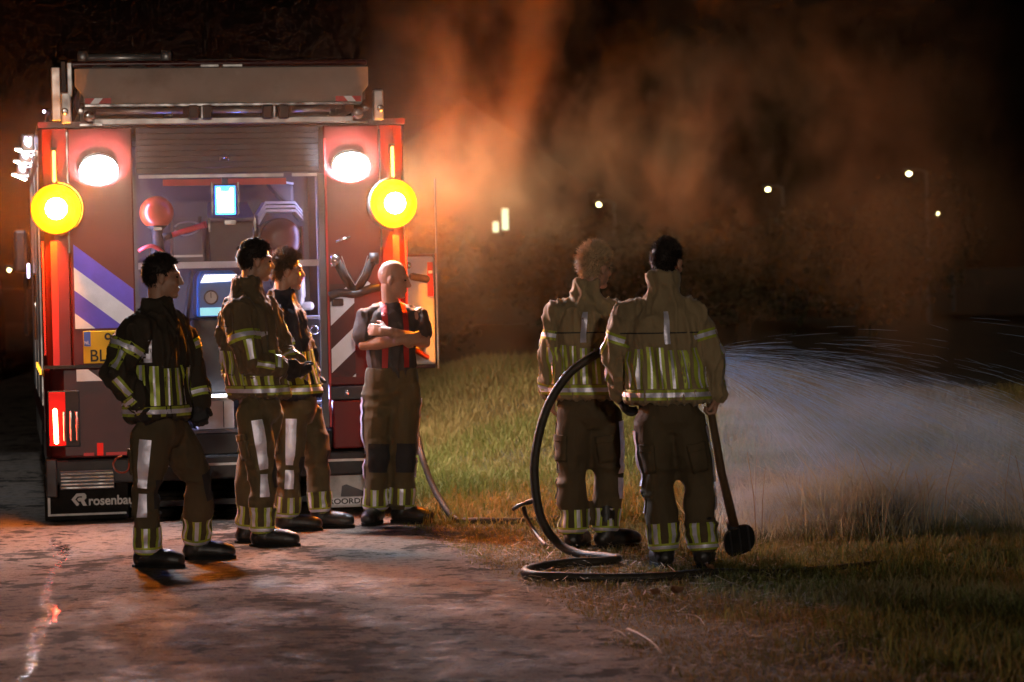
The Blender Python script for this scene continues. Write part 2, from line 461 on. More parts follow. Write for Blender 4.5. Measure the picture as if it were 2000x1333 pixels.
def asphalt_mat():
    m = bpy.data.materials.new('asphalt'); m.use_nodes = True
    N = m.node_tree.nodes; L = m.node_tree.links; b = N['Principled BSDF']
    tc = N.new('ShaderNodeTexCoord')
    def noise(s, d=6, ro=0.6, w=0.0):
        n = N.new('ShaderNodeTexNoise'); n.inputs['Scale'].default_value = s; n.inputs['Detail'].default_value = d
        n.inputs['Roughness'].default_value = ro; n.inputs['Distortion'].default_value = w
        L.new(tc.outputs['Object'], n.inputs['Vector']); return n.outputs['Fac']
    def rng(x, a, b_, c=0.0, d=1.0):
        r = N.new('ShaderNodeMapRange'); r.inputs['From Min'].default_value = a; r.inputs['From Max'].default_value = b_
        r.inputs['To Min'].default_value = c; r.inputs['To Max'].default_value = d
        L.new(x, r.inputs['Value']); return r.outputs['Result']
    def mix(f, a, b_):
        x = N.new('ShaderNodeMix'); x.data_type = 'RGBA'
        L.new(f, x.inputs[0])
        for k, c in ((6, a), (7, b_)):
            if isinstance(c, tuple): x.inputs[k].default_value = (*c, 1)
            else: L.new(c, x.inputs[k])
        return x.outputs[2]
    def mul(a, b_):
        x = N.new('ShaderNodeMath'); x.operation = 'MULTIPLY'
        L.new(a, x.inputs[0])
        if isinstance(b_, float): x.inputs[1].default_value = b_
        else: L.new(b_, x.inputs[1])
        return x.outputs[0]
    def add(a, b_):
        x = N.new('ShaderNodeMath'); x.operation = 'ADD'; L.new(a, x.inputs[0]); L.new(b_, x.inputs[1]); return x.outputs[0]
    base = mix(rng(noise(0.9, 5), 0.3, 0.7), (0.18, 0.135, 0.104), (0.31, 0.238, 0.182))
    grain = mix(rng(noise(70, 4, 0.7), 0.3, 0.7), (0.07, 0.055, 0.042), (0.40, 0.31, 0.24))
    base = mix(rng(noise(6, 4), 0.2, 0.8, 0.35, 0.6), base, grain)
    # patches of mud, moss and worn bitumen, more of them along the verge and in two lanes
    at = N.new('ShaderNodeAttribute'); at.attribute_name = 'lane'
    patch = add(mul(add(noise(2.2, 6, 0.6), noise(6.5, 6, 0.7)), 0.5), mul(at.outputs['Fac'], 0.13))
    pf = rng(patch, 0.540, 0.572)
    base = mix(mul(pf, 0.93), base, mix(rng(noise(7), 0.4, 0.6), (0.022, 0.02, 0.014), (0.05, 0.038, 0.022)))
    crumbs = rng(noise(13, 6, 0.75), 0.535, 0.60)
    base = mix(mul(crumbs, 0.75), base, (0.035, 0.03, 0.02))
    # wet trickle: smooth, dark water film with a ragged outline
    wa = N.new('ShaderNodeAttribute'); wa.attribute_name = 'wet'
    wet = rng(add(wa.outputs['Fac'], mul(noise(16, 6, 0.8), 2.6)), 2.06, 2.16)
    damp = rng(add(mul(noise(0.9, 3), 0.45), mul(noise(5.0, 6, 0.7), 0.55)), 0.48, 0.62)
    base = mix(mul(damp, 0.45), base, (0.06, 0.048, 0.038))
    base = mix(mul(wet, 0.85), base, (0.02, 0.018, 0.016))
    L.new(base, b.inputs['Base Color'])
    dry_r = rng(damp, 0, 1, 0.92, 0.62); dry_s = rng(damp, 0, 1, 0.06, 0.24)
    def lerp(f, a, k):
        x = N.new('ShaderNodeMix'); x.data_type = 'FLOAT'; L.new(f, x.inputs[0]); L.new(a, x.inputs[2]); x.inputs[3].default_value = k; return x.outputs[0]
    L.new(lerp(wet, dry_r, 0.05), b.inputs['Roughness'])
    L.new(lerp(wet, dry_s, 0.6), b.inputs['Specular IOR Level'])
    hb = add(mul(noise(55, 5, 0.7), 0.5), noise(9, 5))
    bp = N.new('ShaderNodeBump'); bp.inputs['Distance'].default_value = 0.05
    L.new(rng(wet, 0, 1, 0.85, 0.03), bp.inputs['Strength'])
    L.new(hb, bp.inputs['Height']); L.new(bp.outputs['Normal'], b.inputs['Normal'])
    return m

ry = np.unique(np.concatenate([np.arange(-6, 10, 1.0), np.arange(10, 24, 0.05), np.arange(24, 120, 1.0)]))
rt = np.linspace(0, 1, 110)
Y, T = np.meshgrid(ry, rt, indexing='ij')
jag = vnoise(np.stack([ry*2.2, ry*0, ry*0], -1), 11)*0.05 + vnoise(np.stack([ry*7.0, ry*0, ry*0], -1), 12)*0.03
xe = edge_x(ry)+jag
X = xe[:, None]-(1-T)*5.6
Z = 0.004 + 0.012*np.sin(np.clip(T, 0, 1)*math.pi) + 0.006*vnoise(np.stack([X, Y, X*0], -1).reshape(-1, 3)*0.8, 4).reshape(X.shape)*np.clip((1-T)*20, 0, 1)
Z = np.maximum(Z, 0.004)
idx = np.arange(X.size).reshape(X.shape)
q = np.stack([idx[:-1, :-1], idx[:-1, 1:], idx[1:, 1:], idx[1:, :-1]], -1).reshape(-1, 4)
r_me = np_mesh('road', np.stack([X, Y, Z], -1).reshape(-1, 3), q, 4)
off = (xe[:, None]-X)
lane = np.exp(-(off/0.3)**2)*0.3+np.exp(-((off-1.25)/0.22)**2)*0.55+np.exp(-((off-2.5)/0.3)**2)*0.25
at = r_me.attributes.new('lane', 'FLOAT', 'POINT'); at.data.foreach_set('value', lane.astype(np.float32).ravel())
trail = bez([(-2.98, 18.0, 0), (-2.80, 17.3, 0), (-2.68, 16.6, 0), (-2.62, 15.8, 0), (-2.52, 15.1, 0), (-2.44, 14.5, 0), (-2.30, 13.9, 0), (-2.26, 13.3, 0), (-2.18, 12.6, 0), (-2.08, 12.0, 0), (-2.04, 11.5, 0)], 10)
tw = np.interp([q.y for q in trail], [11.5, 12.4, 13.2, 14.0, 14.9, 15.6, 16.6, 17.3, 18.0], [0.03, 0.045, 0.055, 0.055, 0.04, 0.03, 0.045, 0.10, 0.04])
wet = np.zeros(X.shape)
for q, w_ in zip(trail, tw):
    wet = np.maximum(wet, np.exp(-((X-q.x)/w_)**2-((Y-q.y)/0.12)**2))
at = r_me.attributes.new('wet', 'FLOAT', 'POINT'); at.data.foreach_set('value', wet.astype(np.float32).ravel())
r_me.polygons.foreach_set('use_smooth', [True]*len(r_me.polygons))
r_me.materials.append(asphalt_mat())
road = link(bpy.data.objects.new('road', r_me)); tag(road, kind='structure')

# ------------------------------------------------------------------ grass
def grass_mat(name, dry, green, dark):
    m = bpy.data.materials.new(name); m.use_nodes = True
    N = m.node_tree.nodes; L = m.node_tree.links; b = N['Principled BSDF']
    a = N.new('ShaderNodeAttribute'); a.attribute_name = 'tone'
    r = N.new('ShaderNodeValToRGB')
    r.color_ramp.elements[0].color = (*dry, 1); r.color_ramp.elements[0].position = 0.1
    r.color_ramp.elements[1].color = (*dark, 1); r.color_ramp.elements[1].position = 0.95
    e = r.color_ramp.elements.new(0.55); e.color = (*green, 1)
    L.new(a.outputs['Fac'], r.inputs['Fac']); L.new(r.outputs['Color'], b.inputs['Base Color'])
    b.inputs['Roughness'].default_value = 0.65
    b.inputs['Specular IOR Level'].default_value = 0.2
    tr = N.new('ShaderNodeBsdfTranslucent'); L.new(r.outputs['Color'], tr.inputs['Color'])
    mx = N.new('ShaderNodeMixShader'); mx.inputs[0].default_value = 0.35
    L.new(b.outputs[0], mx.inputs[1]); L.new(tr.outputs[0], mx.inputs[2]); L.new(mx.outputs[0], N['Material Output'].inputs['Surface'])
    return m
G_TURF = grass_mat('turf_blades', (0.30, 0.18, 0.07), (0.15, 0.14, 0.035), (0.065, 0.065, 0.02))
G_TALL = grass_mat('tall_blades', (0.34, 0.22, 0.09), (0.19, 0.19, 0.05), (0.085, 0.09, 0.025))

G_STRAW = grass_mat('straw_blades', (0.55, 0.46, 0.28), (0.34, 0.30, 0.14), (0.16, 0.15, 0.06))
def blades(name, x, y, h, w, tone, lean, m, z=None, bend=0.5):
    n = len(x); z = ground_z(x, y) if z is None else z
    a = RNG.uniform(0, 2*np.pi, n); d = np.stack([np.cos(a), np.sin(a), np.zeros(n)], -1)
    s = np.stack([-np.sin(a+RNG.normal(0, .6, n)), np.cos(a+RNG.normal(0, .6, n)), np.zeros(n)], -1)
    base = np.stack([x, y, z-0.01], -1)
    up = np.array([0, 0, 1.0])
    ln = (lean*RNG.uniform(0.2, 1.6, n))[:, None]
    mid = base + up*(h*0.55)[:, None] + d*(ln*h[:, None]*0.35)
    tip = base + up*(h*np.clip(1-0.35*ln[:, 0], 0.12, 1))[:, None] + d*(ln*h[:, None]*(0.6+bend))
    sw = s*w[:, None]/2
    co = np.stack([base-sw, base+sw, mid+sw*0.75, mid-sw*0.75, tip], 1).reshape(-1, 3)
    o = np.arange(n)*5
    tri = np.stack([np.stack([o, o+1, o+2], -1), np.stack([o, o+2, o+3], -1), np.stack([o+3, o+2, o+4], -1)], 1).reshape(-1, 3)
    me = np_mesh(name, co, tri, 3)
    at = me.attributes.new('tone', 'FLOAT', 'POINT'); at.data.foreach_set('value', np.repeat(np.clip(tone, 0, 1), 5).astype(np.float32))
    me.materials.append(m)
    ob = link(bpy.data.objects.new(name, me)); return ob

def scatter(n, y0, y1, half=0.2, off0=-0.02):
    """points on the verge inside a fan that widens with distance"""
    y = np.sqrt(RNG.uniform(y0*y0, y1*y1, n)); e = edge_x(y)
    x = RNG.uniform(-1, 1, n)*half*y
    k = x > e+off0-0.10*RNG.random(n)**2+0.05*vnoise(np.stack([y*3, y*0, y*0], -1), 8)
    return x[k], y[k]
def nz(x, y, s, seed=1): return vnoise(np.stack([x*s, y*s, x*0], -1), seed)

x, y = scatter(170000, 10.6, 20.0, 0.215)
off = x-edge_x(y)
pt = nz(x, y, 1.4, 2)*0.6+nz(x, y, 4.2, 3)*0.4
h = (0.022+0.05*RNG.random(len(x))**1.5)*(0.7+0.5*np.clip(off, 0, 1.4))*(1+0.6*np.clip(pt, -0.6, 1))
w = RNG.uniform(0.004, 0.008, len(x))
tone = 0.22+0.28*smooth01(y, 15.5, 18)+0.35*pt+RNG.normal(0, 0.16, len(x))+0.12*np.clip(off, 0, 1.5)
turf = blades('grass', x, y, h, w, tone, np.full(len(x), 0.9), G_TURF)
tag(turf, 'short dry turf on the road verge', 'grass', None, 'stuff')

x, y = scatter(150000, 18.5, 33.0, 0.215, 0.05)
pt = nz(x, y, 0.9, 5)*0.6+nz(x, y, 2.6, 6)*0.4
h = (0.06+0.13*RNG.random(len(x)))*(1+0.7*np.clip(pt, -0.7, 1))
w = RNG.uniform(0.007, 0.013, len(x))
tone = 0.46+0.35*pt+RNG.normal(0, 0.17, len(x))-0.42*smooth01(y, 23, 27)
meadow = blades('meadow_grass', x, y, h, w, tone, np.full(len(x), 0.7), G_TALL)
tag(meadow, 'green and straw meadow grass on the low bank behind the hose crew', 'grass', None, 'stuff')

# taller tufts on the right of the verge and under the spray
cx, cy2, cs = [], [], []
for k in range(420):
    yy = random.uniform(11.0, 21.5)
    xx = random.uniform(0.9, 0.215*yy)
    if xx-float(edge_x(yy)) < 0.7+0.4*random.random(): continue
    if (xx-0.9)**2+(yy-15.6)**2 < 0.35: continue
    if yy < 15 and xx < 1.5 and random.random() < 0.75: continue
    cx.append(xx); cy2.append(yy); cs.append(random.uniform(0.5, 1.0)*(1.0 if xx > 1.6 else 0.7))
cx = np.array(cx); cy2 = np.array(cy2); cs = np.array(cs)
k = RNG.integers(0, len(cx), 60000)
x = cx[k]+RNG.normal(0, 0.10, len(k)); y = cy2[k]+RNG.normal(0, 0.12, len(k))
h = cs[k]*RNG.uniform(0.06, 0.22, len(k)); w = RNG.uniform(0.004, 0.008, len(k))
tone = 0.42+0.4*nz(cx, cy2, 0.8, 9)[k]+RNG.normal(0, 0.2, len(k))
tuft = blades('grass_tufts', x, y, h, w, tone, np.full(len(k), 0.75), G_TALL)
tag(tuft, 'loose tufts of longer grass on the right of the verge', 'grass', None, 'stuff')

# heap of dry straw and weeds standing in the spray
k = RNG.integers(0, 26, 9000)
hx = np.concatenate([RNG.uniform(1.5, 4.0, 18), RNG.uniform(1.7, 2.35, 8)]); hy = np.concatenate([RNG.uniform(17.0, 20.0, 18), RNG.uniform(16.9, 17.7, 8)])
hs = np.concatenate([RNG.uniform(0.4, 0.9, 18), RNG.uniform(0.8, 1.2, 8)])
x = hx[k]+RNG.normal(0, 0.16, len(k)); y = hy[k]+RNG.normal(0, 0.16, len(k))
h = hs[k]*RNG.uniform(0.15, 0.62, len(k)); w = RNG.uniform(0.005, 0.010, len(k))
straw = blades('dry_straw', x, y, h, w, RNG.normal(0.05, 0.15, len(k)), np.full(len(k), 0.9), G_STRAW)
tag(straw, 'heap of pale dry straw and weeds standing in the water spray', 'straw', None, 'stuff')
# bare stalks
mb = MB()
for k in range(18):
    yy = random.uniform(15.0, 20.5); xx = random.uniform(max(1.3, 0.06*yy), 0.2*yy)
    hh = random.uniform(0.3, 0.6); dx, dy = random.gauss(0, 0.12), random.gauss(0, 0.12)
    z0 = float(ground_z(np.array([xx]), np.array([yy]))[0])
    mb.tube([(xx, yy, z0), (xx+dx*0.3, yy+dy*0.3, z0+hh*0.55), (xx+dx, yy+dy, z0+hh)], [0.003, 0.0025, 0.0015], 4)
tag(mb.build('grass_stalks', MATS['twig'], None), 'thin bare seed stalks rising out of the wet grass', 'grass', None, 'stuff')
# loose straw lying about on the turf
x, y = scatter(5200, 10.8, 17.5, 0.2, -0.15)
n = len(x); a = RNG.uniform(0, np.pi, n); ll = RNG.uniform(0.015, 0.06, n); ww = RNG.uniform(0.0015, 0.0035, n)
d = np.stack([np.cos(a), np.sin(a), RNG.normal(0, .12, n)], -1)*ll[:, None]; s = np.stack([-np.sin(a), np.cos(a), a*0], -1)*ww[:, None]
c = np.stack([x, y, ground_z(x, y)+0.028+RNG.random(n)*0.02], -1)
co = np.stack([c-d-s, c+d-s, c+d+s, c-d+s], 1).reshape(-1, 3)
me = np_mesh('loose_straw', co, np.arange(n*4).reshape(-1, 4), 4); me.materials.append(MATS['twig'])
tag(link(bpy.data.objects.new('loose_straw', me)), 'bits of loose straw strewn over the turf', 'straw', None, 'stuff')

def lying_twig(path, r, label):
    mb = MB(); p = bez(path, 6); mb.tube(p, list(np.linspace(r, r*0.5, len(p))), 6)
    tag(mb.build('twig', MATS['twig'], None, True), label, 'twig', 'twigs on the verge')
lying_twig([(0.49, 12.55, 0.05), (0.53, 12.3, 0.06), (0.58, 12.05, 0.05), (0.61, 11.85, 0.03)], 0.008, 'long pale curved twig at the asphalt edge in the foreground')
lying_twig([(0.43, 12.62, 0.03), (0.455, 12.55, 0.04), (0.48, 12.44, 0.03)], 0.006, 'short pale twig just left of the long curved one')
lying_twig([(1.03, 12.2, 0.05), (1.07, 12.13, 0.06), (1.11, 12.08, 0.05)], 0.006, 'short straight twig lying in the turf right of the long curved one')
lying_twig([(0.74, 12.98, 0.06), (0.80, 12.9, 0.065), (0.83, 12.82, 0.06), (0.84, 12.6, 0.05)], 0.004, 'thin bent stalk lying in the turf behind the long curved twig')
def fallen_leaf(c, s, rz, curl, label):
    mb = MB(); n = 7; vs = []; fs = []
    for i in range(n):
        t = i/(n-1); wd = math.sin(math.pi*min(1, t*0.95+0.05))**0.8*0.45*s
        for j in (-1, 0, 1):
            vs.append((t*s-s/2, j*wd, curl*s*(abs(j)*0.5+(t-0.5)**2*2)))
    for i in range(n-1):
        for j in range(2):
            a = i*3+j; fs.append((a, a+1, a+4, a+3))
    mb.add(vs, fs); o = mb.build('fallen_leaf', MATS['leaf_dry'], None, True, loc=c, rot=(0.5, 0.2, rz))
    tag(o, label, 'leaf', 'dry leaves on the verge')
fallen_leaf((0.77, 13.75, 0.07), 0.075, 0.6, 0.6, 'curled brown leaf standing on the turf below the hose loop')
fallen_leaf((0.67, 13.8, 0.06), 0.06, 2.2, 0.5, 'smaller dark leaf left of the curled brown leaf')
fallen_leaf((1.02, 14.95, 0.06), 0.07, 1.2, 0.4, 'reddish leaf on the grass right of the hose end')

# ------------------------------------------------------------------ far background
def tree(loc, h, cr, seed, label):
    rng = np.random.default_rng(seed)
    root = empty('tree', loc)
    mb = MB(); mb.tube([(0, 0, 0), (0.1, 0, h*0.35), (-0.1, 0.1, h*0.7)], [0.2, 0.14, 0.06], 8)
    for k in range(6):
        a = rng.uniform(0, 6.28); z0 = h*rng.uniform(0.3, 0.6)
        mb.tube([(0, 0, z0), (math.cos(a)*cr*0.4, math.sin(a)*cr*0.4, z0+h*0.12), (math.cos(a)*cr*0.8, math.sin(a)*cr*0.8, z0+h*0.22)], [0.08, 0.05, 0.02], 5)
    mb.build('trunk', MATS['bark'], root)
    n = 5200; cl = 34
    cc = rng.normal(0, 1, (cl, 3)); cc /= np.linalg.norm(cc, axis=1)[:, None]; cc *= rng.uniform(0.3, 1, (cl, 1))
    cc = cc*np.array([cr, cr, h*0.38])+np.array([0, 0, h*0.62])
    p = cc[rng.integers(0, cl, n)]+rng.normal(0, 0.33, (n, 3))*np.array([1, 1, 0.8])
    u = rng.normal(0, 1, (n, 3)); u /= np.linalg.norm(u, axis=1)[:, None]; v = np.cross(u, rng.normal(0, 1, (n, 3))); v /= np.linalg.norm(v, axis=1)[:, None]
    s = rng.uniform(0.06, 0.13, (n, 1))
    co = np.stack([p-u*s, p-v*s*0.6, p+u*s, p+v*s*0.6], 1).reshape(-1, 3)
    me = np_mesh('crown', co, np.arange(n*4).reshape(-1, 4), 4); me.materials.append(MATS['foliage'])
    link(bpy.data.objects.new('crown', me), root)
    tag(root, label, 'tree', 'low dark trees beyond the field')
for i, (tx, ty, th, tr_, lab) in enumerate((
        (-1.8, 58, 2.5, 1.7, 'dark tree just right of the fire engine beyond the bank'),
        (1.6, 63, 2.7, 2.0, 'dark tree behind the blond hose man'),
        (4.9, 60, 2.6, 1.9, 'dark tree behind the man with the beater'),
        (8.2, 66, 2.9, 2.2, 'dark tree below the middle distant lamp'),
        (12.0, 81.5, 4.6, 1.3, 'tree with foliage beside the highest distant lamp on the right'),
        (15.5, 70, 2.8, 2.1, 'dark tree at the right edge of the picture'))):
    tree((tx, ty, 0), th, tr_, 20+i, lab)

def street_lamp(x, y, z, label, r=0.065):
    root = empty('street_lamp', (x+0.5, y, 0))
    mb = MB(); mb.tube([(0, 0, 0), (0, 0, z*0.6), (0, 0, z+0.06)], [0.07, 0.055, 0.04], 8); mb.tube([(0, 0, z+0.03), (-0.2, 0, z+0.12), (-0.42, 0, z+0.13)], [0.03, 0.028, 0.025], 6)
    mb.build('post', MATS['post'], root)
    mb = MB(); mb.ell((-0.5, 0, z+0.10), (0.2, 0.12, 0.07), None, 12, 8)
    hd = mb.build('lamp_head', MATS['post'], root, True)
    mb = MB(); mb.ell((-0.5, -0.02, z), (r, r, r*0.85), None, 12, 8)
    mb.build('lens', MATS['lit_far'], hd, True)
    tag(root, label, 'street lamp', 'distant lit street lamps')
street_lamp(3.03, 95, 3.92, 'distant lit lamp left of the blond hose man, above his head')
street_lamp(1.05, 110, 3.23, 'small dim distant lamp right of the two lit windows', 0.06)
street_lamp(8.73, 95, 4.31, 'distant lit lamp right of the man with the beater, middle of the three high ones')
street_lamp(11.36, 80, 4.25, 'highest distant lit lamp, far right, beside lit foliage')
street_lamp(15.21, 100, 3.46, 'low distant lamp at the far right below the highest one', 0.06)
street_lamp(-16.01, 90, 2.10, 'tiny distant lamp at the left edge beside the fire engine', 0.04)

hb = empty('house', (-1.4, 91.5, 0))
MB().bb(-4, 4, 0, 8, 0, 4.2).build('wall', MATS['house_wall'], hb)
MB().prism([(-4.3, 4.2), (4.3, 4.2), (0, 7.4)], -0.3, 8.3).build('roof', MATS['roof_tile'], hb)
for (wx, wz, ww, wh) in ((0.95, 3.18, 0.17, 0.32), (1.26, 3.42, 0.19, 0.68)):
    f = MB().bb(wx-ww/2-0.05, wx+ww/2+0.05, -0.05, 0.02, wz-wh/2-0.05, wz+wh/2+0.05).build('window', MATS['post'], hb)
    MB().bb(wx-ww/2, wx+ww/2, -0.062, -0.052, wz-wh/2, wz+wh/2).build('pane', MATS['lit_far_window'], f)
MB().bb(-2.2, -1.2, -0.04, 0.02, 0, 2.1).build('door', MATS['roof_tile'], hb)
tag(hb, 'far dark house with two small lit windows seen right of the fire engine', 'house')

# second red vehicle far behind on the left
van = empty('red_van', (-9.45, 46.5, 0.0), rad(9))
MB().prism([(-0.98, 0.35), (0.98, 0.35), (0.98, 1.15), (0.86, 2.05), (-0.86, 2.05), (-0.98, 1.15)], 0, 4.4).build('body', MATS['van_red'], van, False, 0.05)
MB().prism([(-0.75, 1.25), (0.75, 1.25), (0.70, 1.85), (-0.70, 1.85)], -0.015, 0.004).build('rear_window', MATS['post'], van)
MB().bb(-0.95, 0.95, -0.10, 0.0, 0.32, 0.58).build('bumper', MATS['black_plastic'], van, False, 0.03)
MB().bb(0.5, 0.72, -0.112, -0.102, 0.40, 0.48).build('marker_light', MATS['lit_button'], van)
MB().bb(-0.26, 0.26, -0.02, -0.006, 0.72, 0.83).build('licence_plate', MATS['plate_yellow'], van)
MB().prism([(0.55, 1.10), (0.90, 1.18), (0.90, 1.02), (0.70, 0.88)], -0.014, -0.004).build('emblem', MATS['white_tape'], van)
MB().prism([(0.55, 1.12), (0.90, 1.20), (0.90, 1.28), (0.55, 1.22)], -0.014, -0.004).build('emblem', MATS['green_sign'], van)
for sx in (-0.9, 0.9):
    MB().bb(sx-0.06, sx+0.06, -0.03, -0.004, 0.75, 1.10).build('tail_light', MATS['red_lens'], van, False, 0.01)
    for wy in (0.8, 3.5):
        w = MB().lathe([(0.18, -0.1), (0.32, -0.1), (0.34, -0.05), (0.34, 0.05), (0.32, 0.1), (0.18, 0.1)], (sx*0.95, wy, 0.34), 'X', 18).build('wheel', MATS['rubber'], van, True)
        MB().lathe([(0.02, -0.11), (0.18, -0.11), (0.18, 0.11), (0.02, 0.11)], (sx*0.95, wy, 0.34), 'X', 12).build('rim', MATS['alu'], w)
tag(van, 'red emergency van parked far behind at the left edge', 'van')
# ------------------------------------------------------------------ fire engine (local frame: x right, y forward, rear face at y = 0)
T_LOC, T_YAW = Vector((-1.93, 19.21, 0.004)), rad(10.3)
T_MAT = Matrix.Translation(T_LOC) @ Matrix.Rotation(T_YAW, 4, 'Z')
truck = empty('fire_engine', T_LOC, T_YAW)
tag(truck, 'red fire engine seen from the rear with its locker open and lamps lit', 'fire engine')
def vprism(poly, z0, z1):
    n = len(poly); mb = MB()
    vs = [(x, y, z0) for x, y in poly]+[(x, y, z1) for x, y in poly]
    fs = [tuple(range(n-1, -1, -1)), tuple(range(n, 2*n))]
    for i in range(n):
        j = (i+1) % n; fs.append((i, j, j+n, i+n))
    return mb.add(vs, fs)
def text(s, size, loc, m, parent, rot=(math.pi/2, 0, 0), align='LEFT', bold=0.0, sx=1.0):
    c = bpy.data.curves.new('lettering', 'FONT'); c.body = s; c.size = size; c.extrude = 0.001; c.offset = bold; c.align_x = align
    t = bpy.data.objects.new('tmp', c); COL.objects.link(t)
    me = bpy.data.meshes.new_from_object(t.evaluated_get(bpy.context.evaluated_depsgraph_get())); bpy.data.objects.remove(t)
    me.name = 'lettering'; me.materials.clear(); me.materials.append(m)
    o = bpy.data.objects.new('lettering', me); o.location = loc; o.rotation_euler = rot; o.scale = (sx, 1, 1)
    return link(o, parent)
def B(name, m, *a, parent=truck, bevel=0.0):
    return MB().bb(*a).build(name, MATS[m], parent, False, bevel)

# chassis, wheels, cab and body shell
B('chassis_frame', 'black_plastic', -0.42, 0.42, 0.25, 7.4, 0.45, 0.72)
B('body_floor', 'dark_panel', -1.20, 1.20, 0.10, 5.4, 0.50, 0.60)
for sx in (-1, 1):
    for wy in (2.3, 6.3):
        w = MB().lathe([(0.28, -0.16), (0.44, -0.16), (0.48, -0.10), (0.48, 0.10), (0.44, 0.16), (0.28, 0.16)], (sx*1.03, wy, 0.48), 'X', 28).build('wheel', MATS['rubber'], truck, True)
        MB().lathe([(0.06, -0.17*sx), (0.27, -0.13*sx), (0.28, 0.165*sx), (0.12, 0.20*sx)], (sx*1.03, wy, 0.48), 'X', 20).build('rim', MATS['alu'], w, True)
    wall = B('side_wall', 'red_paint', sx*1.235-0.015, sx*1.235+0.015, 0.36, 5.4, 0.62, 2.70)
    for k in range(3):
        y0 = 0.55+k*1.6
        sh = B('roller_shutter', 'alu', sx*1.252-0.006, sx*1.252+0.006, y0, y0+1.4, 0.80, 2.45, parent=wall)
    B('side_rail', 'chrome', sx*1.255-0.02, sx*1.255+0.02, 0.40, 5.3, 2.52, 2.56)
B('roof', 'dark_red', -1.25, 1.25, 0.05, 5.4, 2.695, 2.735)
B('front_wall', 'red_paint', -1.22, 1.22, 5.36, 5.39, 0.6, 2.69)
cab = MB().add([(-1.23,5.5,0.55),(1.23,5.5,0.55),(1.23,7.7,0.55),(-1.23,7.7,0.55),(-1.23,5.5,2.80),(1.23,5.5,2.80),(1.15,7.4,2.75),(-1.15,7.4,2.75),(-1.23,7.7,1.5),(1.23,7.7,1.5)],
    [(0,3,2,1),(4,5,6,7),(0,1,5,4),(1,2,9,6,5),(0,4,7,8,3),(2,3,8,9),(8,7,6,9)]).build('cab', MATS['red_paint'], truck, False, 0.04)
MB().add([(-1.08,7.71,1.56),(1.08,7.71,1.56),(1.02,7.43,2.6),(-1.02,7.43,2.6)], [(0,1,2,3)]).build('windscreen', MATS['glass_dark'], cab)
for sx in (-1, 1):
    MB().bb(sx*1.236-0.006, sx*1.236+0.006, 5.7, 6.9, 1.6, 2.45).build('side_window', MATS['glass_dark'], cab)
    B('mirror', 'black_plastic', sx*1.33-0.06, sx*1.33+0.06, 7.4, 7.5, 1.75, 2.15, bevel=0.03)

